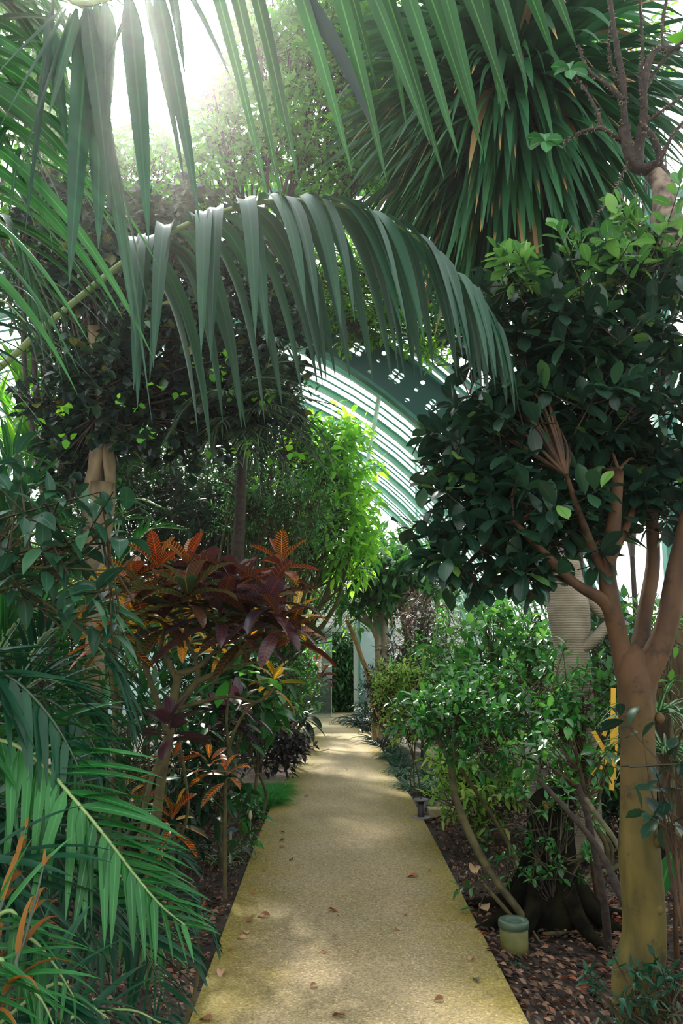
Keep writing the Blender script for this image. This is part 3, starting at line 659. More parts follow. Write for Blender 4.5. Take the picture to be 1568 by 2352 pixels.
mb = MB(); mb.box(((X(738) + X(761)) / 2, YD - .11, Z(1525)), (X(761) - X(738), .02, .035)); mb.build('manifestation_strip', 'alu', dr, smooth=False)
mb = MB(); mb.box((X(757), YD - .14, Z(1559)), (.06, .04, .02)); mb.build('door_handle', 'alu', dr, smooth=False)
po = thing('poster', 'small white poster with a red band on the glass door', 'poster', (X(727), YD - .13, Z(1525)))
mb = MB(); mb.box((X(727), YD - .12, (Z(1503) + Z(1545)) / 2), (X(738) - X(716), .006, Z(1503) - Z(1545))); mb.build('sheet', 'paper', po, smooth=False)
mb = MB(); mb.box((X(728), YD - .125, (Z(1506) + Z(1514)) / 2), (X(736) - X(719), .004, Z(1506) - Z(1514))); mb.build('red_band', 'poster_red', po, smooth=False)
mb = MB(); mb.box((X(729), YD - .125, (Z(1520) + Z(1536)) / 2), (X(736) - X(723), .004, Z(1520) - Z(1536))); mb.build('picture', 'poster_tan', po, smooth=False)
# low solid base of the vault, right side
mb = MB(); mb.box((VX + VR + .02, (YW + YE) / 2, .15), (.25, YE - YW, .6)); struct(tag(mb.build('trim_2', 'stone', smooth=False), 'low stone base under the curved glass', 'wall base'))

for k_, (x_, y0_, y1_, h_, nm_) in enumerate(((-10.3, 9.6, 18.6, 1.25, 'left side of the vaulted wing'), (-9.66, -3.2, 9.6, 1.25, 'left side of the front hall'), (6.96, -3.2, 9.6, .9, 'right side of the front hall'))):  # unseen dark walls added to block the bright ground outside
    mb = MB(); mb.box((x_, (y0_ + y1_) / 2, h_ / 2), (.2, y1_ - y0_, h_)); struct(tag(mb.build('trim_%d' % (k_ + 3), 'wallbase', smooth=False), 'low dark base wall added to block outside glare along the ' + nm_, 'wall base'))
# floodlight hung in the vault
fl = P(832, 842, 11.0)
f_ = thing('floodlight', 'beige box floodlight fixed to the curved green roof rib', 'floodlight', fl)
mb = MB(); mb.box(fl, (.22, .14, .24)); mb.box(fl + V(0, -.08, 0), (.25, .02, .27)); mb.build('housing', 'lampbeige', f_, smooth=False)
mb = MB(); mb.tube([fl + V(.1, 0, .05), fl + V(.22, .1, .1), fl + V(.2, .2, -.14)], .015, 6); mb.build('bracket', 'blackmetal', f_)

# ================================================================== SMALL FIXTURES
c = G(1188, 2196); c = V(c[0], c[1] + .07, 0)
s_ = thing('ground_spotlight', 'squat mossy green ground spotlight with round glass lens in the leaf litter', 'spotlight', c)
r = .078
mb = MB(); mb.lathe([(0, -.02), (r * .93, -.02), (r * .95, .05), (r * .96, .13), (r * .9, .132)], c, 32); mb.build('housing', 'lampgreen', s_)
mb = MB(); mb.lathe([(r * .96, .118), (r * 1.04, .12), (r * 1.04, .15), (r * .98, .158), (r * .55, .155), (r * .53, .147)], c, 32); mb.build('rim', 'lampring', s_)
mb = MB(); mb.lathe([(0, .152), (r * .3, .151), (r * .54, .147)], c, 28); mb.build('lens', 'lens', s_)
c = G(965, 1881); c = V(c[0] + .01, c[1] + .02, 0)
s_ = thing('garden_bollard', 'small black cylinder bollard with disc top beside the path edge', 'bollard', c)
mb = MB(); mb.lathe([(0, .0), (.085, .0), (.085, .018), (.03, .02)], c); mb.build('base_disc', 'greymetal', s_)
mb = MB(); mb.lathe([(.035, .02), (.035, .165), (.0, .165)], c); mb.build('body', 'blackmetal', s_)
mb = MB(); mb.lathe([(0, .16), (.07, .163), (.07, .178), (0, .18)], c); mb.build('top_disc', 'greymetal', s_)
mb = MB(); mb.tube([c + V(0, 0, .17), c + V(.005, 0, .235)], .012, 8, False); mb.bar(c + V(.01, 0, .238), c + V(-.10, .0, .252), .02, .008); mb.build('tap_handle', 'blackmetal', s_)
c = G(528, 1996)
s_ = thing('plant_label', 'blue grey plant label on a thin stick at the left path edge', 'plant label', c)
t_ = P(530, 1910, c[1])
mb = MB(); mb.box((c + t_) / 2, (.018, .006, float(t_[2]))); mb.build('stick', 'tagstick', s_, smooth=False)
rt = np.array(Matrix.Rotation(R(-25), 3, 'Y') @ Matrix.Rotation(R(-35), 3, 'X'))
mb = MB(); mb.box(t_ + V(0, 0, .005), (.075, .075, .004), rt); mb.build('plate', 'tagblue', s_, smooth=False)
# yellow crossed stakes
yb = P(1390, 1485, 5.6); yb = V(yb[0], 5.6, 0)
s_ = thing('yellow_stakes', 'bright yellow crossed stakes behind the shrubs left of the smooth trunk', 'stakes', yb)
for k, (x0, y0, x1_, y1_, wd) in enumerate([(1408, 1580, 1404, 1815, .032), (1417, 1640, 1410, 1790, .02), (1362, 1680, 1402, 1750, .03), (1415, 1712, 1362, 1782, .034), (1400, 1650, 1386, 1690, .025), (1435, 1665, 1446, 1780, .02), (1350, 1722, 1398, 1732, .016)]):
    mb = MB(); dy = .035 * (k % 3); mb.bar(P(x0, y0, 5.6 + dy), P(x1_, y1_, 5.6 + dy), wd, .012, up=(0, 1, 0)); mb.build('stake', 'yellow', s_, smooth=False)

# ================================================================== PLANTS: right tree
rg = np.random.default_rng(5)
Yt = 3.5
b = G(1470, 2380); b = V(P(1470, 1500, Yt)[0], Yt, 0)
T = thing('rubber_tree', 'smooth olive barked tree with dark round leaved crown, right foreground', 'tree', b)
def TP(px, py, dy=0): return P(px, py, Yt + dy)
w = MB()
def pxr(px, Y=Yt): return px / FP * Y
w.tube([b + V(.0, 0, -.1), TP(1463, 2290), TP(1478, 2150), TP(1468, 1950), TP(1465, 1800), TP(1461, 1650), TP(1457, 1570), TP(1455, 1510), TP(1455, 1480)], [pxr(70), pxr(52), pxr(44), pxr(45), pxr(37), pxr(36), pxr(40), pxr(34), pxr(6)], n=22, wob=.05, seed=2)
for kz, ka, kr in ((.35, 1.2, .03), (.55, -1.9, .026), (.9, -1.3, .03), (1.05, -2.6, .02), (.2, -1.5, .035), (1.3, -.4, .022)):
    q = b + V(math.cos(ka) * .06, math.sin(ka) * .06, kz); w.lathe([(0, -kr * 1.3), (kr * .8, -kr * .6), (kr, 0), (kr * .8, kr * .7), (0, kr * 1.3)], q, 12)
w.build('trunk', 'bark_tree', T)
limbs = [
 ([(1458, 1640, 0), (1446, 1560, 0), (1423, 1480, .02), (1395, 1330, -.05), (1408, 1200, -.1), (1420, 1080, -.15)], 32, 12),
 ([(1462, 1640, .01), (1464, 1540, .02), (1478, 1420, .12), (1500, 1280, .2), (1490, 1130, .2), (1470, 980, .25)], 26, 10),
 ([(1463, 1640, 0), (1478, 1560, 0), (1526, 1450, -.02), (1556, 1300, -.05), (1590, 1150, -.1), (1600, 1000, -.1)], 36, 14),
 ([(1415, 1440, 0), (1385, 1380, -.05), (1320, 1340, -.1), (1250, 1270, -.15), (1180, 1200, -.2)], 17, 6),
 ([(1397, 1330, -.05), (1360, 1260, -.1), (1330, 1180, -.2), (1300, 1090, -.25)], 13, 5),
 ([(1400, 1290, -.05), (1440, 1200, 0), (1470, 1130, .05), (1500, 1040, .1)], 12, 5),
 ([(1320, 1340, -.1), (1290, 1330, .05), (1220, 1310, .1), (1120, 1240, .1)], 9, 4),
]
for pl, ra, rb in limbs:
    w = MB(); w.tube([TP(*p) for p in pl], np.linspace(pxr(ra), pxr(rb), len(pl)), n=12, wob=.05); w.build('limb', 'bark_tree', T)
w = MB(); w.tube([TP(1468, 1990, -.02), TP(1500, 1940, -.05), TP(1535, 1925, -.1), TP(1580, 1915, -.12)], [pxr(24), pxr(12), pxr(11), pxr(9)], n=10); w.build('limb', 'bark_tree', T)
fo = MB(); tw = MB(); wd = MB()
blobs = [(1330, 760, 170, 150, -.05, 52), (1480, 700, 130, 150, .1, 40), (1180, 800, 120, 110, .0, 18), (1115, 900, 90, 100, 0, 18), (1025, 1070, 60, 80, 0, 11), (1180, 1000, 170, 130, 0, 48),
         (1340, 960, 190, 150, 0, 60), (1500, 950, 120, 170, .1, 46), (1080, 1180, 120, 120, 0, 32), (1220, 1160, 160, 130, -.05, 46), (1060, 1290, 90, 60, 0, 16), (1380, 1100, 150, 110, .1, 40), (1510, 1130, 90, 100, .1, 22),
         (1190, 1320, 80, 40, -.05, 9), (1320, 1240, 110, 60, .05, 12), (1170, 680, 70, 60, 0, 8)]
for i, (px, py, rx, ry, dy, nc) in enumerate(blobs):
    c = TP(px, py, dy); s = (Yt + dy) / FP
    pos, _ = crown_leaves(fo, tw, c, (rx * s, (rx + ry) * .5 * s, ry * s), int(nc * 1.15), 7, .125, .062, rg, 'obovate', .45, 5, .5, .25, .95, .10, .22, .003, wave=.1)
    rt_ = TP(*min([p for l in limbs for p in l[0][1:]], key=lambda q: (q[0] - px) ** 2 + (q[1] - py) ** 2))
    branchy(wd, rt_, pos, .009, rg, 9, -.05, 5)
lf = fo.build('foliage', 'rubber', T); tw.build('twig', 'twig', lf); wd.build('branchlet', 'bark_brown', T)
fo = MB(); tw = MB()
for (px, py, rx, ry, nc) in [(1330, 640, 170, 50, 16), (1480, 590, 110, 60, 13), (1170, 640, 50, 45, 6), (1500, 500, 70, 50, 6)]:
    c = TP(px, py, -.15); s = Yt / FP; crown_leaves(fo, tw, c, (rx * s, rx * s * .7, ry * s), nc, 7, .10, .052, rg, 'obovate', .25, 5, .4, .6, .8, .12, .22, .003)
lf = fo.build('young_foliage', 'rubber_young', T); lf['label'] = 'pale young leaves at the top of the crown'; tw.build('twig', 'twig', lf)

# ---- low dark leafy shoots at the foot of the tree, lower right
plant('low_shrub', 'low dark round leaved shrub at the right edge beside the smooth trunk', 'shrub', 3.2, 1560, [(1520, 1730, 70, 80), (1545, 1880, 50, 60)], 'rubber', 'bark_brown', .10, .055, trunk_r=.012, seed=31, prof='obovate', dens=.35, nseg=4)
plant('low_shrub', 'dark ferny groundcover at the bottom right corner under the trunk', 'shrub', 3.3, 1480, [(1440, 2290, 60, 70), (1540, 2300, 60, 60)], 'areca_d', 'bark_dark', .06, .02, trunk_r=.006, seed=32, dens=.5)

# ---- screw pine with hanging strap leaves
Yp = 6.3
b = V(P(1315, 1485, 6.6)[0], 6.6, 0)
T = thing('screw_pine', 'tall pale ringed trunk topped by a skirt of long dark strap leaves', 'tree', b)
w = MB(); w.tube([b, P(1318, 1600, 6.6), P(1312, 1500, 6.6), P(1305, 1400, 6.6), P(1285, 1250, 6.6), P(1265, 1000, 6.6), P(1245, 800, 6.5), P(1215, 560, 6.4), P(1180, 300, 6.3), P(1165, 150, 6.3)],
            [.16, .15, .14, .175, .125, .12, .11, .10, .12, .14], n=16, wob=.02); w.build('trunk', 'bark_pale', T)
w = MB(); w.tube([P(1300, 1500, 6.6), P(1350, 1480, 6.5), P(1400, 1430, 6.5)], [.05, .05, .04], n=8); w.tube([P(1310, 1320, 6.6), P(1370, 1400, 6.6), P(1440, 1440, 6.6)], [.05, .045, .035], n=8); w.build('side_branch', 'bark_pale', T)
mb = MB(); n = 900
cc = P(1175, 150, 6.3)
az = rg.random(n) * 6.283; el = np.arcsin(rg.random(n) * 1.75 - .80)
D = np.stack([np.cos(az) * np.cos(el), np.sin(az) * np.cos(el), np.sin(el)], 1)
base = cc + D * V(.12, .12, .25) + np.stack([0 * az, 0 * az, -(rg.random(n) ** 1.5) * .8], 1)
leaves(mb, base, D, 1.35 + .55 * rg.random(n), .06 + .04 * rg.random(n), .9 + 1.3 * rg.random(n), rg.normal(size=n) * .5, .3, 9, 'strap', .25, 1.5)
n = 420; az = rg.random(n) * 6.283; el = -.5 - .7 * rg.random(n)
D = np.stack([np.cos(az) * np.cos(el), np.sin(az) * np.cos(el), np.sin(el)], 1)
base = cc + D * .15 + np.stack([.16 * np.cos(az), .16 * np.sin(az), -.1 - rg.random(n) * .9], 1)
leaves(mb, base, D, 1.2 + .45 * rg.random(n), .06 + .035 * rg.random(n), 1.6, rg.normal(size=n) * .4, .25, 8, 'strap', .2, 1.0)
mb.build('strap_leaves', 'strap', T)

# ---- bare thorny tree, top right
Yb = 4.2
b = V(P(1640, 1485, Yb)[0], Yb, 0)
T = thing('bare_tree', 'nearly leafless dark thorny tree with knobbed grey limb at the top right', 'tree', b)
def BP(x, y, d=0): return P(x, y, Yb + d)
w = MB(); w.tube([b, BP(1660, 1200), BP(1640, 800), BP(1600, 640), BP(1560, 560), BP(1530, 500), BP(1525, 440), BP(1500, 395)], [.09, .08, .075, .07, .085, .09, .06, .04], n=12, wob=.12); w.build('trunk', 'bark_knob', T)
bl = [([(1530, 430), (1510, 390), (1480, 390), (1450, 375), (1440, 330), (1432, 290)], .045, .03), ([(1462, 385), (1470, 320), (1478, 260), (1480, 200), (1500, 120), (1560, 110)], .032, .012),
      ([(1436, 310), (1432, 250), (1430, 190), (1415, 100), (1400, 0), (1385, -60)], .022, .014), ([(1436, 330), (1405, 310), (1378, 295), (1330, 305), (1290, 330)], .016, .006), ([(1380, 298), (1372, 260), (1340, 200), (1310, 170)], .012, .006),
      ([(1430, 230), (1400, 200), (1350, 160), (1328, 105)], .014, .008), ([(1478, 250), (1470, 180), (1475, 130), (1472, 50), (1470, -50)], .014, .008), ([(1475, 215), (1500, 170), (1540, 120), (1590, 80)], .014, .008),
      ([(1472, 290), (1500, 270), (1540, 240), (1600, 200)], .012, .006), ([(1505, 400), (1515, 360), (1495, 310), (1470, 285)], .025, .012), ([(1515, 370), (1545, 310), (1590, 260)], .014, .008), ([(1440, 375), (1410, 440), (1380, 480), (1350, 530)], .006, .003),
      ([(1524, 120), (1520, 60), (1530, 0), (1540, -50)], .01, .008), ([(1432, 200), (1410, 170), (1398, 120), (1400, 60)], .01, .006)]
w = MB(); th_ = MB()
for k, (pl, ra, rb) in enumerate(bl):
    pts = [BP(x, y, .05 * math.sin(k + i)) for i, (x, y) in enumerate(pl)]; w.tube(pts, np.linspace(ra, rb, len(pts)), n=8, wob=.12, seed=k)
    Q, r_ = spline(pts, np.linspace(ra, rb, len(pts)), 8)
    for q, rr in zip(Q, r_):
        for _ in range(3):
            d_ = nrm(rg.normal(size=3)); th_.tube([q + d_ * rr * .6, q + d_ * (rr + .016)], [.005, .001], n=4, smooth=False)
w.build('branch', 'bark_dark', T); th_.build('thorns', 'bark_knob', T)
for (x, y) in ((1252, 325), (1308, 160)):
    mb = MB(); p = BP(x, y, 0); n = 6; az = np.arange(n) * 1.05 + .4
    D = np.stack([np.cos(az), .5 * np.sin(az), .9 * np.sin(az) + .1], 1)
    leaves(mb, np.tile(p, (n, 1)), D, .12, .07, .5, rg.normal(size=n) * .6, .3, 6, 'obovate', .15); mb.build('leaf_cluster', 'areca', T)
for q, d_ in ((BP(1590, 60), V(-.6, 0, -.3)), (BP(1530, 90), V(.6, 0, .1))):
    mb = MB(); leaves(mb, [q], [d_], .12, .07, .3, .3, .2, 6, 'obovate'); mb.build('leaf', 'bright', T)
mb = MB(); leaves(mb, [BP(1472, -5)], [V(0, 0, -1)], .13, .04, 0, 1.4, .5, 6, 'lance'); mb.build('dead_leaf', 'leaf_pale', T)

# ================================================================== HERO PALM FRONDS
b = V(-2.6, 3.4, 0)
T = thing('kentia_palm', 'palm off to the left whose long arching frond hangs across the middle', 'palm', b)
w = MB(); w.tube([b, b + V(.05, 0, 1.0), b + V(.15, 0, 1.9), b + V(.3, 0, 2.4)], [.11, .08, .07, .05], n=12); w.build('trunk', 'bark_tan', T)
def F(*a): return [P(*p) for p in a]
frond(T, [b + V(.3, 0, 2.35)] + F((-60, 885, 3.35), (120, 735, 3.3), (300, 590, 3.25), (400, 530, 3.2), (500, 490, 3.15), (620, 462, 3.1), (740, 464, 3.1), (860, 492, 3.1), (960, 548, 3.1), (1040, 620, 3.1), (1110, 700, 3.1), (1150, 765, 3.1)),
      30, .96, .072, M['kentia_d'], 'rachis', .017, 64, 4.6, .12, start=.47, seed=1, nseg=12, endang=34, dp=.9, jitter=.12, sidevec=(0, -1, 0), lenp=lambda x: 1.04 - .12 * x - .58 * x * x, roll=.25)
def hanging(parent, stalk, items, mt, rr=.013, name='frond', seed=0, sag=.35):
    r2 = np.random.default_rng(seed); mb = MB()
    for it in items:
        x0, y0, x1, y1, wpx, Y0 = it[:6]; Y1 = it[6] if len(it) > 6 else Y0 + .05
        a, e = P(x0, y0, Y0), P(x1, y1, Y1); d = e - a; Ln = np.linalg.norm(d); d = d / Ln
        d0 = nrm(d + V(0, 0, sag * .5)); side = RGT * .9 + V(0, r2.normal() * .35, 0); side = side - d0 * np.dot(side, d0)
        leaves(mb, [a], [d0], Ln * 1.02, wpx * 1.15 / FP * Y0, sag, r2.normal() * .15, .3, 12, 'leaflet', .05, 1.0, side[None])
    f = mb.build(name, mt, parent); rb = MB(); rb.tube(stalk, np.linspace(rr, rr * .4, len(stalk)), n=7); rb.build('stalk', 'rachis', f); return f
# left edge: arching leaflets sweeping right and down
hanging(T, [b + V(.25, 0, 2.4)] + F((-160, 500, 2.6), (-90, 300, 2.5), (-70, 60, 2.5), (-40, -80, 2.55)),
 [(-60, 60, 135, 335, 28, 2.5), (-65, 120, 168, 455, 32, 2.5), (-75, 180, 165, 570, 32, 2.45), (-80, 240, 200, 650, 34, 2.5), (-80, 290, 205, 905, 30, 2.45), (-85, 340, 172, 800, 32, 2.5), (-90, 400, 145, 730, 28, 2.55), (-95, 450, 110, 840, 28, 2.5), (-100, 500, 85, 910, 26, 2.5),
  (-110, 560, 82, 960, 26, 2.45), (-45, -60, 132, 112, 26, 2.5), (-50, -20, 95, 100, 26, 2.55), (-60, 30, 112, 215, 28, 2.5), (-70, 150, 235, 700, 20, 2.55), (-75, 200, 260, 560, 26, 2.6), (-70, 90, 215, 420, 28, 2.6)], M['areca'], seed=21, sag=1.3)
frond(T, [b + V(.25, 0, 2.4)] + F((-260, 560, 2.9), (-150, 330, 2.8), (-60, 230, 2.7), (10, 260, 2.6), (60, 380, 2.55)), 20, .95, .038, M['kentia'], 'rachis', .012, 60, 1.7, .1, start=.25, seed=4, nseg=9, endang=25, dp=.9)
frond(T, [b + V(.25, .1, 2.4)] + F((-200, 700, 3.0), (-140, 560, 2.9), (-60, 470, 2.9), (10, 520, 2.85), (70, 660, 2.8)), 20, .85, .034, M['kentia'], 'rachis', .011, 58, 1.6, .1, start=.25, seed=5, nseg=9, endang=25, dp=.9)
frond(T, [b + V(.2, -.1, 2.4)] + F((-160, 820, 2.7), (-80, 720, 2.6), (0, 690, 2.6), (60, 740, 2.6)), 12, .55, .03, M['kentia_d'], 'rachis', .009, 55, 1.8, .1, start=.3, seed=6, nseg=8, endang=25, dp=.9)
b = V(-1.9, 2.2, 0)
T = thing('kentia_palm', 'tall palm left of the path with overhead fronds drooping from the top of the picture', 'palm', b)
w = MB(); w.tube([b, b + V(.05, 0, 1.5), b + V(.1, 0, 3.1)], [.11, .08, .06], n=12); w.build('trunk', 'bark_tan', T)
tp = b + V(.1, 0, 3.05)
# overhead frond crossing to the right: leaflets hang down and to the right
hanging(T, [tp] + F((250, -260, 2.5), (480, -190, 2.45), (700, -170, 2.4), (900, -160, 2.4), (1080, -150, 2.45), (1250, -110, 2.5), (1330, -60, 2.5)),
 [(455, -170, 608, 455, 30, 2.4), (500, -180, 642, 470, 34, 2.45), (545, -180, 680, 425, 36, 2.5), (640, -170, 800, 390, 40, 2.4), (735, -165, 880, 410, 40, 2.45),
  (790, -165, 978, 325, 44, 2.4), (835, -160, 1010, 400, 36, 2.5), (885, -160, 1044, 350, 44, 2.4), (930, -160, 1100, 345, 38, 2.5), (980, -155, 1097, 300, 40, 2.45), (1020, -155, 1163, 245, 42, 2.4),
  (1075, -150, 1152, 262, 34, 2.5), (1105, -150, 1207, 195, 40, 2.45), (1165, -140, 1270, 138, 42, 2.45), (1235, -115, 1318, 100, 34, 2.5), (760, -165, 860, 200, 30, 2.6), (850, -160, 930, 290, 30, 2.6), (560, -180, 645, 330, 26, 2.6)], M['kentia'], seed=7)
hanging(T, [tp] + F((60, -60, 2.35), (170, 5, 2.3), (270, -10, 2.3), (370, -60, 2.3), (470, -120, 2.4)),
 [(150, 20, 0, 300, 34, 2.3), (145, 15, -20, 190, 26, 2.3), (160, 30, 40, 420, 24, 2.35), (175, 20, 115, 260, 34, 2.3), (205, 10, 160, 640, 58, 2.35), (225, 10, 225, 560, 64, 2.4), (200, 20, 250, 480, 44, 2.3), (240, 5, 240, 330, 50, 2.35),
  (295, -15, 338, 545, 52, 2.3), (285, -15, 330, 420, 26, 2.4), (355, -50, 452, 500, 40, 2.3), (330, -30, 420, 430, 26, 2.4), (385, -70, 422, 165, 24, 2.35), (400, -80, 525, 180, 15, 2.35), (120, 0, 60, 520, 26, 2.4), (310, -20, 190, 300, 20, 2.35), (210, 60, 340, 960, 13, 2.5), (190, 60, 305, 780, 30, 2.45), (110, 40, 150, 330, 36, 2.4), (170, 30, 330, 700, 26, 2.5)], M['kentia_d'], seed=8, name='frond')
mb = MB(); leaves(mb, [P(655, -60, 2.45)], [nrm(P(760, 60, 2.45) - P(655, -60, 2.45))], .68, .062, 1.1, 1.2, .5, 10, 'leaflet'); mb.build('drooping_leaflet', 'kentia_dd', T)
frond(T, [tp] + F((-120, 60, 2.4), (-60, -40, 2.4), (40, -80, 2.5), (120, -30, 2.6)), 11, .8, .045, M['kentia'], 'rachis', .012, 55, 1.3, .05, start=.2, seed=9, nseg=9, endang=30, dp=.9, sidevec=(0, -1, 0))
frond(T, [tp] + F((-200, 250, 2.7), (-130, 60, 2.7), (-40, -10, 2.8), (60, 60, 2.9), (130, 200, 3.0)), 20, .8, .04, M['kentia'], 'rachis', .012, 55, 1.2, .05, start=.2, seed=10, nseg=8, endang=30, dp=.9)
frond(T, [tp] + F((-200, 150, 3.0), (-100, -30, 3.0), (0, -60, 3.1), (90, 30, 3.1), (150, 150, 3.2)), 20, .75, .04, M['kentia'], 'rachis', .012, 55, 1.0, .05, start=.2, seed=11, nseg=8, endang=30, dp=.9)

# ================================================================== LEFT SIDE
# ivy clad tree
Yi = 6.2
b = V(P(205, 1485, Yi)[0], Yi, 0)
T = thing('ivy_clad_tree', 'large twisted pale trunk under a dense dark leaved climber, left of the path', 'tree', b)
w = MB()
def IP(x, y, d=0): return P(x, y, Yi + d)
w.tube([b, IP(195, 1800), IP(215, 1600), IP(222, 1480), IP(225, 1360), IP(222, 1230), IP(235, 1110)], [.17, .12, .105, .095, .09, .10, .11], n=14, wob=.1, seed=3)
w.tube([IP(222, 1240), IP(205, 1160), IP(218, 1080), IP(228, 1000), IP(230, 900), IP(215, 750)], [.06, .07, .055, .05, .045, .04], n=12, wob=.16, seed=4)
w.tube([IP(228, 1250), IP(252, 1160), IP(250, 1060), IP(236, 990), IP(245, 900), IP(290, 700)], [.05, .05, .042, .04, .04, .03], n=12, wob=.16, seed=5)
w.tube([IP(245, 1380, -.1), IP(238, 1330, -.1), IP(243, 1290, -.05)], [.09, .085, .04], n=10, wob=.1); w.build('trunk', 'bark_tan', T)
fo = MB(); tw = MB(); wd = MB()
for (px, py, rx, ry, dy, nc) in [(330, 620, 190, 140, .2, 150), (430, 780, 230, 150, .2, 200), (300, 860, 170, 120, .3, 110), (550, 900, 150, 110, .2, 90), (160, 900, 100, 110, .3, 50), (650, 780, 90, 100, .3, 40), (420, 980, 190, 90, .4, 90), (190, 640, 130, 120, .4, 70), (420, 500, 140, 70, .4, 45), (560, 640, 120, 100, .5, 60), (150, 500, 110, 90, .6, 40), (180, 1010, 90, 70, .4, 30), (235, 880, 90, 70, -.15, 45), (300, 990, 60, 40, -.1, 16), (150, 1080, 50, 40, 0, 14)]:
    c = IP(px, py, dy); s = (Yi + dy) / FP
    pos, _ = crown_leaves(fo, tw, c, (rx * s, (rx + ry) * .5 * s, ry * s), int(nc * 1.35), 8, .105, .085, rg, 'ovate', .7, 3, .5, 0, .9, .12, .25, .004)
    branchy(wd, IP(235, 950), pos, .012, rg, 7, -.02, 5)
f = fo.build('climber_foliage', 'ivy', T); tw.build('twig', 'twig', f); wd.build('branch', 'bark_dark', T)
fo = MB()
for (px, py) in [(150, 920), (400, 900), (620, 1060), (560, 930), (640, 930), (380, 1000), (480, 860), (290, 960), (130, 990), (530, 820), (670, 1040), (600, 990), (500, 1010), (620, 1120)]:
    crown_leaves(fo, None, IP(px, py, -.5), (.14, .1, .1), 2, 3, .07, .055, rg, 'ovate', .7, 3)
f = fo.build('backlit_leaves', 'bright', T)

# creeper tree, bright and airy, upper middle
plant('creeper_tree', 'airy bright green leaved tree filling the top middle behind the fronds', 'tree', 7.8, 480, [(600, 130, 180, 140), (790, 170, 180, 150), (700, 330, 190, 120), (880, 80, 150, 110), (560, 330, 110, 90), (820, 400, 130, 120), (1000, 180, 140, 150), (460, 420, 120, 60), (720, 30, 200, 80), (900, 300, 120, 120), (480, 240, 70, 90)],
      'creeper', 'bark_dark', .12, .058, fork=P(600, 700, 7.8), trunk_r=.035, seed=1, per=9, dens=1.25, prof='ovate', droop=.6, nseg=2, depth=.8, br=7)
plant('creeper_tree', 'bright green climber hanging before the perforated arch, above the far path', 'climber', 9.0, 1330, [(740, 640, 120, 110), (870, 640, 120, 120), (960, 700, 90, 110), (820, 740, 80, 60), (1010, 780, 60, 60), (640, 560, 80, 80)],
      'bright', 'bark_dark', .11, .05, fork=P(1330, 760, 9.0), trunk_r=.03, seed=2, per=7, dens=1.2, droop=.8, nseg=2, depth=.6)
plant('hazy_tree', 'sunlit yellow green tree behind the fronds at the upper left', 'tree', 7.6, 100, [(330, 400, 150, 90), (180, 330, 120, 100), (90, 450, 120, 110), (280, 520, 160, 70), (60, 230, 90, 110), (60, 60, 130, 110)],
      'creeper', 'bark_dark', .12, .055, trunk_r=.04, seed=3, per=8, dens=1.3, droop=.5, nseg=2, depth=.7)
# bright vine column
plant('vine_column', 'column of bright lime green vine leaves left of the curved glass', 'climber', 11.5, 560, [(765, 1010, 55, 40), (770, 1080, 75, 70), (785, 1180, 75, 90), (800, 1270, 50, 60), (740, 1080, 70, 90), (730, 1200, 90, 100), (700, 1020, 60, 60)],
      'vine', 'bark_green', .24, .085, trunk_r=.05, seed=4, per=7, dens=1.6, droop=1.2, nseg=3, depth=.8, prof='lance')
# dark feathery conifer-like fronds
Yf = 7.6
b = V(P(470, 1485, Yf)[0], Yf, 0)
T = thing('feathery_palm', 'grey green feathery palm with drooping plumes right of the ivy clad tree', 'palm', b)
w = MB(); tp = P(560, 960, Yf); w.tube([b, (b + tp) / 2 + V(.1, 0, 0), tp], [.09, .06, .05], n=10); w.build('trunk', 'bark_dark', T)
for k, e in enumerate([((600, 900), (680, 910), (770, 930)), ((620, 930), (710, 970), (765, 1060)), ((600, 860), (660, 830), (735, 850)), ((600, 980), (690, 1010), (750, 1080)), ((520, 900), (440, 920), (380, 1010)), ((560, 1000), (590, 1060), (600, 1150)), ((580, 990), (640, 1040), (680, 1110)), ((520, 960), (480, 1010), (470, 1100)), ((570, 880), (640, 870), (710, 890)), ((590, 940), (650, 960), (720, 1020))]):
    frond(T, [tp] + [P(x, y, Yf - 1.9 + .1 * (k % 4)) for x, y in e], 90, .30, .016, M['feather'], 'rachis_d', .010, 45, .8, .1, start=.2, seed=20 + k, nseg=2, endang=25)
plant('fern_leaved_tree', 'fine leaved ferny tree with pale leaf tips behind the red crotons', 'tree', 8.2, 455, [(600, 1130, 100, 60), (640, 1200, 110, 60), (560, 1180, 80, 50), (690, 1260, 70, 60), (540, 1100, 60, 40), (690, 1150, 80, 50)],
      'fern', 'bark_green', .07, .018, trunk_r=.03, seed=5, per=16, dens=.42, droop=.4, nseg=2, depth=.7, prof='lance', twl=.22)
plant('fern_leaved_tree', 'soft pale green fine leaved tree arching over the glass door', 'tree', 14.5, 570, [(720, 1370, 70, 50), (760, 1330, 60, 50), (700, 1310, 70, 60), (770, 1400, 55, 35), (650, 1400, 50, 60)],
      'bright', 'bark_green', .12, .035, trunk_r=.03, seed=6, per=14, dens=.5, droop=.6, nseg=2, depth=.7, prof='lance', twl=.3)
plant('ficus_bush', 'loose branch of soft grey green pointed leaves at the left picture edge', 'shrub', 2.6, -60, [(60, 1160, 90, 60), (130, 1210, 110, 80), (60, 1290, 90, 70), (200, 1250, 60, 70), (250, 1310, 50, 60), (90, 1380, 80, 60), (20, 1220, 60, 100)],
      'ficus', 'bark_green', .115, .052, fork=P(-40, 1300, 2.6), trunk_r=.008, seed=7, per=5, dens=.6, droop=1.0, nseg=5, depth=.6, br=3, prof='ovate', up=-.1)

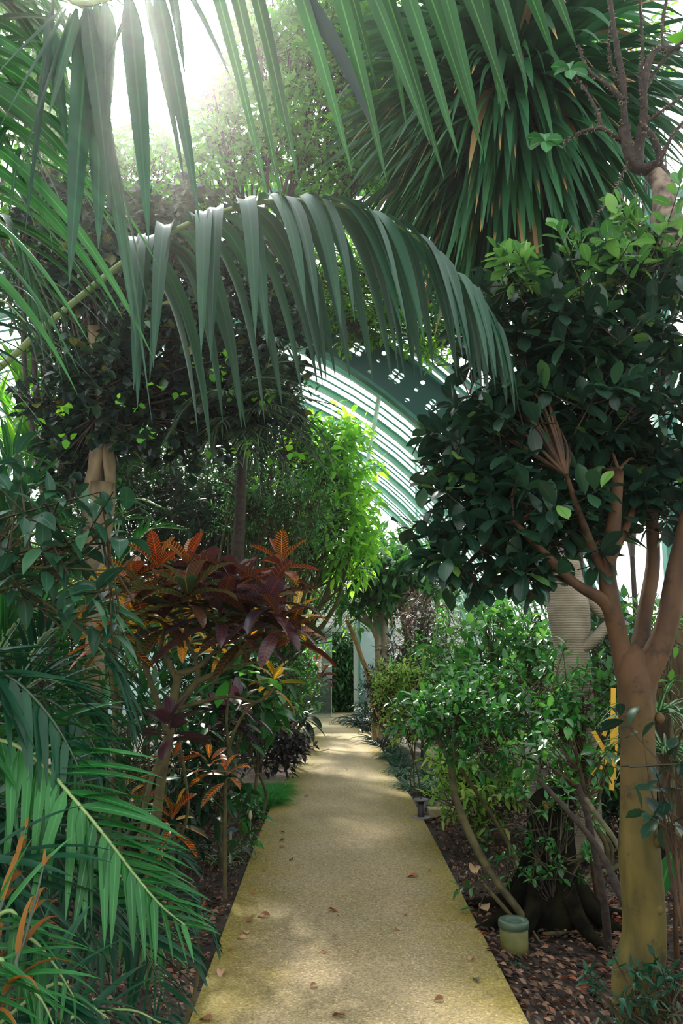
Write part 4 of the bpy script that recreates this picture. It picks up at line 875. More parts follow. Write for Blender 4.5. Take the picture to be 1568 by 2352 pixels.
# far left backlit palms
def feather_palm(label, px, Y, top, ends, mt, nl=26, Lm=.5, W=.045, seed=0, droop=.5, tr=.06, stalk='rachis', name='areca_palm', group=None, nseg=4, base=None, ang=55, barkm='bark_green', lift=.2, cat='palm', start=.2):
    b = V(P(px, 1485, Y)[0], Y, 0) if base is None else np.array(base, float)
    T = thing(name, label, cat, b, group); tp = P(*top, Y) if len(top) == 2 else np.array(top, float)
    w = MB(); w.tube([b, (b + tp) / 2 + V(.03, 0, 0), tp], [tr * 1.3, tr, tr * .7], n=9); w.build('trunk', barkm, T)
    for k, e in enumerate(ends):
        pts = [tp] + [P(q[0], q[1], Y + (q[2] if len(q) > 2 else 0)) for q in e]
        frond(T, pts, nl, Lm, W, M[mt] if isinstance(mt, str) else M[mt[k % len(mt)]], stalk, .008 if Lm < .5 else .011, ang, droop, lift, start=start, seed=seed + k, nseg=nseg)
    return T
feather_palm('bright backlit palm in front of the glass at the far left edge', 30, 8.0, (60, 1130), [((20, 960), (-20, 900), (-60, 960)), ((70, 960), (110, 900), (160, 960)), ((90, 1010), (160, 980), (210, 1060)), ((60, 950), (30, 850), (0, 900)), ((30, 1040), (-30, 1030), (-80, 1100)), ((100, 1080), (170, 1090), (200, 1150)), ((60, 900), (90, 820), (150, 850))], 'bright', 24, .55, .05, 40)
feather_palm('bright green palm behind the ficus branch on the left', -20, 6.0, (10, 1330), [((30, 1180), (80, 1120), (140, 1180)), ((0, 1180), (-40, 1130), (-80, 1190)), ((50, 1230), (120, 1210), (170, 1290)), ((10, 1120), (40, 1040), (100, 1060))], 'areca', 24, .5, .045, 50)
feather_palm('small pale green palm seedling fronds right of the twisted trunk', 270, 7.2, (268, 1230), [((285, 1165), (310, 1145), (370, 1165)), ((262, 1190), (250, 1150), (240, 1180)),], 'fern', 18, .17, .018, 60, tr=.014, barkm='bark_tan', droop=.5)
feather_palm('dark green fan of broad palm leaflets above the left crotons', 300, 6.4, (250, 1330), [((300, 1260), (350, 1215), (415, 1215)), ((280, 1280), (330, 1260), (380, 1290)), ((240, 1250), (270, 1200), (330, 1190))], 'areca', 16, .24, .03, 64, tr=.02, droop=.4)
# ================================================================== CROTONS
def rosette(parent, c, mt, n=13, Ln=.24, W=.075, up=.5, rg=rg, droop=.5, tilt=None, name='leaf_rosette', aim=None):
    mb = MB(); az = np.arange(n) * 2.399 + rg.random() * 6; k = np.arange(n) / n
    el = 1.05 - k * 1.55 + rg.normal(size=n) * .12
    D = np.stack([np.cos(az) * np.cos(el), np.sin(az) * np.cos(el), np.sin(el)], 1)
    if aim is not None: D = nrm(D + np.array(aim) * .35)
    c = np.array(c, float); base = c + V(0, 0, 1) * (.09 * (1 - k))[:, None] + D * .015
    sz = (.62 + .45 * k) * (.85 + .3 * rg.random(n))
    leaves(mb, base, D, Ln * sz, W * (.75 + .35 * rg.random(n)), droop * (.6 + .8 * rg.random(n)), rg.normal(size=n) * .25, .38, 8, 'croton', .08, 1.4)
    return mb.build(name, mt, parent)
def croton(label, base, stems, ros, group=None, bark='bark_green', name='croton'):
    T = thing(name, label, 'croton shrub', base, group); w = MB()
    for pts, r0, r1 in stems: w.tube(pts, np.linspace(r0, r1, len(pts)), n=9, wob=.06)
    w.build('stem', bark, T)
    for r in ros: rosette(T, *r[:2], **(r[2] if len(r) > 2 else {}))
    return T
Yc = 4.4
def K(x, y, d=0): return P(x, y + (35 if y < 1480 else 0), Yc + d)
b = V(K(345, 1485)[0], Yc, 0)
rg = np.random.default_rng(12)
big = dict(n=18, Ln=.38, W=.09, droop=.75)
med = dict(n=15, Ln=.31, W=.08, droop=.65)
croton('large bronze purple croton with long glossy leaves on forked bare stems', b,
 [([b, K(350, 1950), K(372, 1780), K(388, 1680), K(400, 1600), K(410, 1545)], .03, .024),
  ([K(388, 1690), K(350, 1580), K(325, 1500), K(318, 1440), K(320, 1370)], .018, .009),
  ([K(405, 1560), K(375, 1500), K(368, 1460), K(380, 1400)], .016, .009),
  ([K(405, 1548), K(450, 1535), K(490, 1500), K(505, 1460), K(510, 1400)], .017, .008),
  ([K(395, 1640), K(450, 1570), K(510, 1540), K(548, 1500), K(570, 1440), K(610, 1400)], .02, .01),
  ([K(455, 1568), K(448, 1510), K(430, 1440), K(425, 1380)], .013, .008),
  ([K(400, 1630), K(470, 1610), K(530, 1600), K(590, 1612), K(630, 1580)], .012, .006),
  ([K(548, 1500), K(600, 1490), K(640, 1460)], .01, .006), ([K(510, 1540), K(560, 1525), K(600, 1520)], .008, .005)],
 [(K(612, 1375, -.1), 'croton', big), (K(645, 1285, 0), 'croton_o', dict(n=13, Ln=.26, W=.075, droop=.3)), (K(670, 1440, 0), 'croton_o', dict(n=14, Ln=.26, W=.075, droop=.8)), (K(430, 1360, -.1), 'croton_g', big),
  (K(360, 1300, .1), 'croton_o', med), (K(300, 1330, .1), 'croton_o', med), (K(470, 1310, .15), 'croton', med), (K(530, 1330, .2), 'croton', med), (K(510, 1400, 0), 'croton', big), (K(560, 1440, .05), 'croton', med),
  (K(330, 1380, 0), 'croton_g', med), (K(640, 1420, -.2), 'croton', dict(n=10, Ln=.26, W=.075, droop=.9)), (K(380, 1410, 0), 'croton', med), (K(570, 1340, .3), 'croton', med), (K(430, 1290, .3), 'croton_o', med)])
b = V(K(250, 1485, .9)[0], Yc + .9, 0)
croton('orange and yellow leaved croton glowing behind the bronze one', b, [([b, K(280, 1600, .9), K(300, 1420, .9)], .016, .01), ([K(285, 1560, .9), K(250, 1480, .9), K(230, 1400, .9)], .01, .007), ([K(285, 1560, .9), K(350, 1450, .9), K(390, 1400, .9)], .01, .007), ([K(285, 1560, .9), K(420, 1480, .9), K(560, 1420, .9)], .01, .007)],
 [(K(205, 1350, .9), 'croton_y', med), (K(300, 1400, .9), 'croton_y', med), (K(360, 1390, .9), 'croton_y', med), (K(420, 1420, 1.0), 'croton_y', med), (K(260, 1440, .9), 'croton_r', med), (K(620, 1400, .9), 'croton_y', dict(n=12, Ln=.24, W=.05)), (K(680, 1400, .7), 'croton_y', dict(n=10, Ln=.22, W=.06)), (K(500, 1470, 1.1), 'croton_y', dict(n=14, Ln=.25, W=.045))])
b = V(K(250, 1485, -.2)[0], Yc - .1, 0)
croton('red veined croton with drooping leaves below the palm frond on the left', b, [([b, K(262, 1700, -.1), K(250, 1490, -.1)], .014, .009)], [(K(250, 1480, -.1), 'croton_r', dict(n=13, Ln=.25, W=.065, droop=.7))])
b = V(K(370, 1485, -.3)[0], Yc - .25, 0)
croton('dark purple croton rosette low in front of the forked stems', b, [([b, K(328, 1930, -.25), K(345, 1800, -.25), K(382, 1710, -.25)], .018, .012)], [(K(388, 1700, -.25), 'croton_p', dict(n=12, Ln=.24, W=.085, droop=.25))])
b = V(K(520, 1485, 1.7)[0], Yc + 1.7, 0)
croton('dark purple croton rosette on a thin stem left of the big glossy drooping leaves', b, [([b, K(505, 1870, 1.7), K(515, 1740, 1.7), K(518, 1660, 1.7)], .02, .014), ([K(508, 1850, 1.7), K(540, 1740, 1.7), K(560, 1650, 1.7)], .014, .009)], [(K(518, 1665, 1.5), 'croton_p', dict(n=13, Ln=.34, W=.115, droop=.4)), (K(545, 1640, 1.5), 'croton_p', dict(n=8, Ln=.27, W=.1))])
b = V(K(410, 1485, .2)[0], Yc + .2, 0)
croton('low croton with yellow veined and pink leaves above the leaf litter', b, [([b, K(395, 2000, .2), K(400, 1930, .2), K(415, 1890, .2)], .014, .009), ([K(398, 1960, .2), K(430, 1870, .2), K(425, 1780, .2), K(410, 1700, .2)], .01, .007)],
 [(K(392, 1912, .1), 'croton_r', dict(n=10, Ln=.24, W=.065, droop=.5)), (K(400, 1900, .15), 'croton_y', dict(n=5, Ln=.2, W=.06, droop=.1)), (K(398, 1775, .2), 'croton_r', dict(n=9, Ln=.2, W=.035, droop=.3))])
b = V(K(530, 1485, 1.0)[0], Yc + 1.0, 0)
croton('croton with orange splashed new leaves and green old ones near the plank walkway', b, [([b, K(520, 1760, 1), K(560, 1640, 1), K(625, 1590, 1)], .014, .008), ([K(530, 1740, 1), K(520, 1660, 1), K(530, 1560, 1)], .012, .007)],
 [(K(628, 1585, 1), 'croton_y', dict(n=10, Ln=.24, W=.06)), (K(535, 1560, 1), 'deep', dict(n=10, Ln=.3, W=.09)), (K(600, 1560, 1.1), 'mid', dict(n=8, Ln=.25, W=.09)), (K(520, 1800, .6), 'croton_r', dict(n=8, Ln=.22, W=.045, droop=.8)), (K(480, 1780, .7), 'croton_r', dict(n=8, Ln=.2, W=.04)), (K(330, 1880, .9), 'croton_r', dict(n=10, Ln=.2, W=.05)), (K(290, 1860, .8), 'croton_y', dict(n=9, Ln=.18, W=.045))])
# little dark croton leaning toward the door + dark bush at path bend
b = G(690, 1722); b = V(b[0] - .25, b[1] + .3, 0); Yd = b[1]
croton('small dark croton on a thin leaning stem in front of the glass door', b, [([b, P(700, 1655, Yd), P(715, 1610, Yd), P(735, 1575, Yd)], .02, .012), ([b + V(.04, 0, 0), P(690, 1660, Yd), P(690, 1640, Yd)], .016, .01)],
 [(P(737, 1570, Yd), 'croton', dict(n=14, Ln=.34, W=.085, droop=1.0)), (P(745, 1550, Yd), 'croton_r', dict(n=6, Ln=.22, W=.07, droop=.3)), (P(700, 1655, Yd - .2), 'dark', dict(n=12, Ln=.45, W=.12, droop=1.3)), (P(670, 1650, Yd), 'dark', dict(n=10, Ln=.4, W=.11, droop=1.2))])
plant('dark_bush', 'low dark bronze bush at the bend of the path', 'shrub', 10.2, 665, [(665, 1720, 45, 30), (640, 1700, 40, 30), (690, 1700, 18, 25), (600, 1730, 40, 30)], 'purple', 'bark_dark', .12, .05, trunk_r=.015, seed=60, dens=.9)
plant('broadleaf_clump', 'glossy green drooping big leaves beside the plank walkway', 'plant', 8.0, 600, [(615, 1640, 40, 25), (560, 1665, 35, 35), (580, 1620, 30, 20)], 'glossy', 'bark_green', .27, .12, twl=.15, trunk_r=.014, seed=61, per=5, dens=.7, droop=1.1, nseg=6, stems=3)
plant('broadleaf_clump', 'grey green arrow leaved plant overhanging the near end of the plank walkway', 'plant', 6.9, 560, [(555, 1800, 35, 30), (535, 1770, 30, 25)], 'deep', 'bark_green', .17, .08, twl=.06, trunk_r=.01, seed=62, per=4, dens=.6, droop=.9, nseg=5)
plant('broadleaf_clump', 'small dark leafy plant with a pale flower bud behind the blue label', 'plant', 6.5, 560, [(575, 1900, 28, 35), (565, 1855, 25, 18), (585, 1880, 16, 25)], 'glossy', 'bark_green', .12, .042, twl=.05, trunk_r=.008, seed=63, per=6, dens=.7, droop=.8, nseg=4)

pt_ = [o for o in C.objects if o.name.startswith('broadleaf_clump') and o.parent is None][-1]
q = P(575, 1875, 6.45); BD = MB(); BD.lathe([(0, -.03), (.012, -.015), (.016, .0), (.011, .03), (0, .06)], q, 10); BD.tube([V(q[0], q[1], .1), q - V(0, 0, .03)], .004, 5, False); BD.build('flower_bud', solid('cream_bud', (.55, .5, .36), .5), pt_)
# grass-like clumps -------------------------------------------------
def clump(name, label, cat, mt, centres, Ln, W, n=90, spread=.9, up=1.0, droop=1.6, group=None, part='blades'):
    c0 = np.array(centres[0], float); T = MB()
    for c in centres:
        az = rg.random(n) * 6.283; el = np.arctan2(up * (.3 + rg.random(n)), spread)
        D = np.stack([np.cos(az) * np.cos(el), np.sin(az) * np.cos(el), np.sin(el)], 1)
        base = np.array(c) + np.stack([.04 * np.cos(az), .04 * np.sin(az), 0 * az], 1) * rg.random((n, 1))
        leaves(T, base, D, Ln * (.6 + .6 * rg.random(n)), W, droop * (.5 + rg.random(n)), rg.normal(size=n) * .5, .3, 5, 'blade')
    o = T.build(name, mt, None, True, (c0[0], c0[1], 0)); return tag(o, label, cat, group)
def gg(px, py): a = G(px, py); return V(a[0], a[1], 0)
clump('asparagus_fern', 'feathery bright green tuft spilling onto the left path edge', 'fern', 'asparagus', [gg(640, 1825), gg(620, 1840), gg(600, 1835), gg(625, 1850), gg(585, 1855)], .3, .006, 420, .8, 1.1, 1.2)
clump('mondo_grass', 'near tuft of blue green grass on the right path edge beside the black bollard', 'grass clump', 'mondo', [gg(935, 1812), gg(955, 1818), gg(975, 1820), gg(995, 1826), gg(985, 1800), gg(1005, 1812)], .3, .009, 120)
clump('mondo_grass', 'middle tuft of blue green grass on the right path edge', 'grass clump', 'mondo', [gg(915, 1780), gg(935, 1785), gg(925, 1765), gg(955, 1775), gg(975, 1780)], .32, .010, 110)
clump('mondo_grass', 'far dark tuft of grass on the right path edge under the yellow green shrub', 'grass clump', 'mondo', [gg(893, 1745), gg(905, 1750), gg(900, 1730), gg(920, 1740)], .3, .010, 100)
clump('black_grass', 'dark arching grass clump right of the glass door', 'grass clump', 'blackgrass', [gg(835, 1668), gg(855, 1672), gg(820, 1664), gg(850, 1655), gg(875, 1670)], .75, .022, 110, 1.0, .9, 2.2)
clump('black_grass', 'spiky dark plant at the right edge of the far path bend', 'grass clump', 'blackgrass', [gg(868, 1710), gg(880, 1715), gg(862, 1700)], .45, .03, 45, 1.2, .6, .8)
clump('spider_plant', 'pale edged strappy tuft behind the blue plant label', 'plant', 'spider', [gg(505, 1985), gg(520, 1975)], .26, .014, 30, 1, .8, 1.6)
clump('grass_tuft', 'tiny green tuft in front of the ground spotlight', 'grass clump', 'mondo', [gg(1180, 2212)], .07, .006, 24, 1.2, .6, .8)

# ================================================================== RIGHT BED
plant('gardenia_bush', 'glossy leaved shrub on a thin leaning forked stem beside the right path edge', 'shrub', 5.9, 1200, [(1010, 1620, 60, 50), (1100, 1590, 90, 60), (1190, 1640, 90, 60), (1060, 1670, 80, 50), (1150, 1700, 90, 50), (980, 1650, 40, 35), (1240, 1560, 80, 60)],
      'glossy', 'bark_green', .10, .042, fork=P(1040, 1740, 5.9), trunk_r=.014, seed=70, per=7, dens=.62, nseg=4, droop=.4, base=None)
b0 = G(1225, 2150); b0 = V(b0[0], b0[1] + .05, 0)
T = thing('leaning_shrub', 'thin green stemmed shrub leaning left from beside the ground spotlight', 'shrub', b0)
yb_ = b0[1]
w = MB(); w.tube([b0, P(1190, 2090, yb_), P(1130, 2010, yb_ + .1), P(1085, 1930, yb_ + .2), P(1052, 1850, yb_ + .3), P(1040, 1800, yb_ + .4), P(1030, 1740, yb_ + .5), P(995, 1690, yb_ + .6)], [.02, .022, .024, .024, .024, .022, .018, .01], n=9, wob=.05)
w.tube([P(1032, 1760, yb_ + .45), P(1050, 1710, yb_ + .5), P(1045, 1660, yb_ + .5)], [.014, .012, .008], n=8)
w.tube([P(1215, 2140, yb_), P(1180, 2110, yb_), P(1140, 2065, yb_), P(1110, 2030, yb_)], [.014, .012, .012, .008], n=8)
w.tube([P(1210, 2120, yb_), P(1230, 2150, yb_ - .1), P(1250, 2178, yb_ - .2)], [.01, .008, .005], n=6); w.build('stem', 'bark_green', T)
fo = MB(); tw = MB()
for (px, py, rx, ry, nc) in [(1010, 1650, 60, 40, 26), (1060, 1640, 70, 40, 26), (1110, 1960, 20, 10, 1), (1180, 1970, 40, 20, 3), (1110, 2030, 30, 10, 2), (960, 1640, 40, 35, 12), (1100, 1700, 70, 50, 24)]:
    crown_leaves(fo, tw, P(px, py, yb_ + .4), (rx * .0031, rx * .0028, ry * .0031), nc, 8, .08, .034, rg, 'ovate', .4, 4)
f = fo.build('foliage', 'glossy', T); tw.build('twig', 'twig', f)
plant('lime_shrub', 'pale yellow green shrub glowing behind the leaning stem on the right', 'shrub', 7.0, 1110, [(1100, 1780, 90, 60), (1160, 1830, 70, 50), (1060, 1820, 50, 60), (1040, 1740, 40, 40), (1130, 1740, 70, 40), (1100, 1870, 50, 40)], 'lime', 'bark_green', .10, .035, trunk_r=.012, seed=71, per=7, dens=.7, nseg=3, stems=4)
plant('lime_shrub', 'light green low shrub with red berries at the right path edge, further back', 'shrub', 9.0, 955, [(915, 1600, 50, 50), (960, 1600, 60, 50), (930, 1660, 45, 40), (985, 1650, 50, 50), (900, 1560, 35, 35), (960, 1550, 40, 35)], 'lime', 'bark_green', .075, .028, trunk_r=.008, seed=72, per=8, dens=.85, nseg=3, stems=3)
BM_ = solid('orange_berry', (.55, .12, .02), .4); bt_ = [o for o in C.objects if o.name.startswith('lime_shrub') and o.parent is None][-1]
for k in range(26):
    BE = MB(); p = P(880 + rg.random() * 100, 1560 + rg.random() * 110, 8.6 + rg.random() * .3); BE.lathe([(0, -.011), (.009, -.006), (.011, 0), (.009, .006), (0, .011)], p, 8); BE.build('berry', BM_, bt_)
plant('leafy_shrub', 'broad mid green shrub before the curved glass, centre right', 'shrub', 8.2, 1150, [(1180, 1530, 110, 60), (1080, 1520, 80, 50), (1270, 1560, 80, 70), (1020, 1560, 50, 40), (1230, 1470, 70, 50), (1150, 1600, 120, 50), (1120, 1460, 60, 40)], 'mid', 'bark_green', .15, .075, trunk_r=.03, seed=73, per=7, dens=.9, nseg=3, stems=2, br=10)
plant('leafy_shrub', 'dense green shrub left of the smooth trunk, over the yellow stakes', 'shrub', 6.2, 1350, [(1340, 1600, 80, 60), (1330, 1640, 40, 50), (1290, 1660, 70, 60), (1330, 1720, 70, 50), (1400, 1560, 40, 50), (1300, 1780, 90, 50)], 'mid', 'bark_green', .10, .05, trunk_r=.02, seed=74, per=7, dens=.6, nseg=3, stems=3)
plant('leafy_shrub', 'tall thin stemmed shrub of small leaves against the green ribs', 'shrub', 10.5, 1120, [(1060, 1440, 50, 50), (1120, 1410, 60, 50), (1180, 1440, 50, 50), (1000, 1480, 50, 50), (1230, 1420, 60, 50), (1140, 1350, 40, 40)], 'mid', 'bark_green', .11, .045, trunk_r=.02, seed=75, per=7, dens=.5, nseg=2, stems=3)
plant('leafy_shrub', 'round leaved shrub between the ringed trunk and the green arch foot', 'shrub', 7.6, 1400, [(1370, 1430, 60, 60), (1430, 1500, 60, 60), (1370, 1530, 50, 50), (1310, 1420, 50, 40)], 'deep', 'bark_green', .13, .07, trunk_r=.02, seed=76, per=6, dens=.5, nseg=3)
plant('bronze_shrub', 'purplish bronze feathery shrub beside the frangipani trunks', 'shrub', 12.0, 965, [(970, 1440, 55, 45), (930, 1470, 45, 35), (990, 1400, 35, 35)], 'redshrub', 'bark_dark', .16, .03, trunk_r=.02, seed=77, per=14, dens=.8, nseg=2, prof='lance')
plant('grey_shrub', 'dark grey green shrub behind the lime shrub, near the door', 'shrub', 13.0, 880, [(885, 1565, 50, 30), (935, 1540, 50, 35), (990, 1520, 50, 50), (870, 1600, 30, 40), (860, 1640, 25, 30)], 'dark', 'bark_dark', .12, .03, trunk_r=.02, seed=78, per=10, dens=.8, nseg=2, stems=2)
# frangipani
Yg = 14.0
b = V(P(885, 1485, Yg)[0], Yg, 0)
T = thing('frangipani_tree', 'small tree with pale forked stems and dark leaf clusters right of the door', 'tree', b)
def FG(x, y, d=0): return P(x, y, Yg + d)
w = MB()
w.tube([b, FG(880, 1560), FG(884, 1500), FG(880, 1420), FG(884, 1370)], [.1, .09, .085, .08, .06], n=10); w.tube([b + V(-.1, 0, 0), FG(870, 1540), FG(868, 1450), FG(860, 1400), FG(850, 1340)], [.09, .08, .07, .06, .05], n=10)
w.tube([FG(884, 1515), FG(868, 1470), FG(852, 1435), FG(830, 1405), FG(815, 1385)], [.06, .055, .05, .045, .035], n=9); w.tube([FG(846, 1430), FG(825, 1420), FG(806, 1405)], [.04, .035, .03], n=8)
w.tube([FG(884, 1420), FG(920, 1380), FG(960, 1340)], [.06, .05, .04], n=8); w.tube([b + V(.4, 0, 0), FG(940, 1450), FG(930, 1390), FG(925, 1350)], [.09, .09, .08, .06], n=9)
w.build('trunk', 'bark_cream', T)
w = MB(); w.tube([b + V(-.2, -.1, 0), FG(850, 1570, -.2), FG(830, 1510, -.2), FG(812, 1460, -.2), FG(796, 1425, -.2)], [.045, .045, .04, .04, .03], n=9); w.build('orange_stem', 'bark_gold', T)
fo = MB(); tw = MB()
for (px, py, rx, ry, nc) in [(870, 1335, 50, 28, 34), (920, 1345, 40, 26, 22), (830, 1320, 40, 30, 22), (940, 1320, 50, 30, 26), (880, 1290, 50, 25, 22), (980, 1340, 40, 30, 18), (815, 1375, 25, 25, 10), (880, 1385, 30, 20, 12)]:
    crown_leaves(fo, tw, FG(px, py), (rx * .0077, rx * .0077, ry * .0077), nc, 9, .30, .085, rg, 'obovate', .8, 3)
f = fo.build('foliage', 'glossy', T); tw.build('twig', 'twig', f)
plant('umbrella_tree', 'light green canopy above the frangipani under the curved glass', 'tree', 15.5, 1015, [(870, 1250, 60, 35), (930, 1270, 60, 35), (900, 1300, 70, 30), (990, 1300, 50, 40), (840, 1290, 40, 30)], 'mid', 'bark_dark', .26, .1, trunk_r=.06, seed=79, per=8, dens=.9, nseg=2, droop=.7)
# black mossy stump with buttress roots
st = G(1275, 2128); st = V(st[0], st[1] + .12, 0); Ys = st[1]
T = thing('mossy_stump', 'tall black mossy stump with spreading roots behind the ground spotlight', 'tree stump', st)
tp = P(1285, 1830, Ys)
w = MB(); w.tube([st + V(0, 0, -.05), st + V(0, 0, .12), st + V(.01, 0, .35), st + V(.03, 0, .6), tp, tp + V(.02, 0, .06)], [.27, .22, .155, .12, .11, .05], n=20, wob=.1, seed=9)
for a_ in (-2.8, -2.2, -1.2, -.6, .2, .9, 2.4):
    d_ = V(math.cos(a_), math.sin(a_), 0); w.tube([st + V(0, 0, .4) + d_ * .08, st + V(0, 0, .16) + d_ * .2, st + d_ * .36 + V(0, 0, .03), st + d_ * .6 + V(0, 0, -.03)], [.05, .06, .04, .015], n=8, wob=.1)
w.build('stump', 'stump', T)
w = MB(); q = tp + V(-.07, -.06, -.02); w.tube([q, q + V(-.02, 0, -.12), q + V(-.05, .0, -.28), q + V(-.1, 0, -.42)], [.045, .05, .04, .02], n=9, wob=.25); w.build('moss_patch', 'moss', T)
plant('stump_creeper', 'dark creeper with small round leaves climbing the black stump', 'creeper', Ys - .2, 1250, [(1260, 1900, 50, 40), (1230, 1960, 60, 30), (1300, 1960, 50, 50), (1240, 2010, 40, 20), (1220, 1850, 60, 30), (1300, 1850, 60, 50)], 'glossy', 'bark_dark', .055, .03, trunk_r=.006, seed=80, per=8, dens=.28, nseg=3)
def stick(name, label, pts, r0, r1, bark, cat='branch', n=8):
    w = MB(); w.tube(pts, np.linspace(r0, r1, len(pts)), n=n, wob=.06); p = pts[0]; o = w.build(name, bark, None, True, (p[0], p[1], max(p[2], 0))); return tag(o, label, cat)
stick('shrub_stem', 'dark bare stem leaning left just left of the smooth trunk', [gg(1510, 2215), P(1445, 2100, 4.2), P(1380, 1960, 4.3), P(1310, 1870, 4.4), P(1235, 1790, 4.5)], .022, .012, 'bark_dark')
stick('shrub_stem', 'dark upright stem crossing behind the smooth trunk', [gg(1398, 2190), P(1385, 2060, 4.4), P(1362, 1940, 4.4), P(1345, 1860, 4.4), P(1325, 1800, 4.4)], .022, .015, 'bark_dark')
stick('shrub_stem', 'pale green stem running up from the smooth trunk toward the shrubs', [P(1440, 1975, 3.7), P(1405, 1920, 3.9), P(1370, 1872, 4.1), P(1345, 1835, 4.3)], .014, .012, 'bark_green')
plant('forked_bush', 'tan forked bare stems of a bush left of the smooth trunk', 'shrub', 5.2, 1350, [(1310, 1700, 70, 40), (1380, 1740, 40, 40), (1260, 1760, 50, 30)], 'glossy', 'bark_brown', .10, .05, fork=P(1345, 1830, 5.2), trunk_r=.018, seed=81, per=6, dens=.3, nseg=4, br=12)
for lab, pts, r_ in [('mossy root curling over the litter right of the spotlight', [(1245, 2150), (1290, 2145), (1330, 2140), (1380, 2150), (1420, 2180)], .013), ('thick root reaching right from the stump', [(1330, 2010), (1350, 2060), (1375, 2110), (1400, 2160)], .02), ('pale fallen branch behind the stump', [(1300, 1990), (1350, 1975), (1400, 1960), (1440, 1950)], .025), ('cut log lying behind the dark stems', [(1320, 2045), (1370, 2020), (1430, 1990)], .035)]:
    stick('root' if 'root' in lab else 'fallen_branch', lab, [gg(x, y) + V(0, 0, r_ * .5) for x, y in pts], r_, r_ * .6, 'bark_green', 'root' if 'root' in lab else 'branch')
mb = MB(); leaves(mb, [P(1548, 1950, 3.6)], [P(1510, 2060, 3.6) - P(1548, 1950, 3.6)], .27, .075, .15, .9, .2, 8, 'lance'); T = thing('canna_shoot', 'single long bright green leaf hanging at the right edge beside the smooth trunk', 'plant', gg(1560, 2330)); mb.build('leaf', 'areca', T)
w = MB(); w.tube([gg(1560, 2330), P(1552, 2150, 3.6), P(1548, 1950, 3.6)], [.014, .012, .006], n=7); w.build('stem', 'bark_brown', T)
clump('spider_dracaena', 'white striped strappy plant right of the smooth trunk', 'plant', 'spider', [P(1510, 1640, 4.9), P(1530, 1730, 4.9)], .42, .03, 46, 1, .9, 1.6)
T = thing('thick_trunk', 'massive brown ridged trunk behind the striped plant at the right edge', 'tree', V(P(1590, 1485, 6.4)[0], 6.4, 0))
w = MB(); b = V(P(1590, 1485, 6.4)[0], 6.4, 0); w.tube([b, P(1580, 1650, 6.4), P(1575, 1500, 6.4), P(1590, 1380, 6.5)], [.3, .26, .24, .22], n=16, wob=.06); w.build('trunk', solid('ridged_brown_bark', (.05, .032, .016), .9, c2=(.13, .085, .04), scale=14, bump=.8, stretch=(1, 1, .12)), T)
plant('right_edge_shrub', 'leafy green shrub behind the limbs at the right edge', 'shrub', 5.8, 1530, [(1540, 1440, 50, 60), (1530, 1550, 50, 40), (1480, 1440, 30, 40)], 'mid', 'bark_green', .12, .05, trunk_r=.02, seed=82, per=7, dens=.4, nseg=3)

# ================================================================== BOTTOM LEFT PALMS
b = V(-1.55, 2.75, 0)
T = thing('areca_palm', 'near arching green palm with long frond across the bottom left', 'palm', b)
w = MB()
for k in range(5): w.tube([b + V(.06 * math.cos(k * 1.3), .06 * math.sin(k * 1.3), 0), b + V(.1 * math.cos(k * 1.3), .1 * math.sin(k * 1.3), .5)], [.03, .02], n=8, smooth=False)
w.build('cane', 'bark_green', T)
ar_f = [
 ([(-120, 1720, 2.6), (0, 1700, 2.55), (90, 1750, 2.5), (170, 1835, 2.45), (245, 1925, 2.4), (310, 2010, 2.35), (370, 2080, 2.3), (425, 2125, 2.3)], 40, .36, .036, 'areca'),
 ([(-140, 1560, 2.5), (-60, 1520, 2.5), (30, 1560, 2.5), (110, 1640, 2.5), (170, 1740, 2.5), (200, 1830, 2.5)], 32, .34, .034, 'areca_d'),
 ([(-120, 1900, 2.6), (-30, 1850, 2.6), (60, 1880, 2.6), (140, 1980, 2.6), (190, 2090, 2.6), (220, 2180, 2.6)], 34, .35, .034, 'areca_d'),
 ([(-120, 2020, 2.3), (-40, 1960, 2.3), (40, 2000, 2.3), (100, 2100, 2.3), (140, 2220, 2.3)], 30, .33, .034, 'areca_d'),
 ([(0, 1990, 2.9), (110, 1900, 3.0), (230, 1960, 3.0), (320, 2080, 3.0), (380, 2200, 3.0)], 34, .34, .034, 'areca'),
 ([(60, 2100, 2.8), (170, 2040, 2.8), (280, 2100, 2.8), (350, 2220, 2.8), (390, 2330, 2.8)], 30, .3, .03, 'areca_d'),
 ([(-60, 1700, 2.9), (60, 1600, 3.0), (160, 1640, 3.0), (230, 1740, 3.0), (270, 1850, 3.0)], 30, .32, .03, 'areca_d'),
 ([(0, 1900, 3.1), (60, 1750, 3.2), (150, 1700, 3.3), (210, 1690, 3.3)], 12, .26, .032, 'areca'),
]
for k, (e, nl, Lm, W, m_) in enumerate(ar_f):
    frond(T, [b + V(0, 0, .45)] + [P(*q) for q in e], nl, Lm, W, M[m_], 'rachis' if m_ == 'areca' else 'rachis_d', .009, 62, .45, .05, start=.3, seed=90 + k, nseg=7, endang=28, fold=.3, plane=(.15, -.85, .5 - .1 * k), roll=.3)
b = V(-1.25, 2.05, 0)
T = thing('areca_palm', 'small bright palm with dying orange fronds in the bottom left corner', 'palm', b)
w = MB(); w.tube([b, b + V(0, 0, .35)], [.03, .02], n=8, smooth=False); w.build('cane', 'bark_green', T)
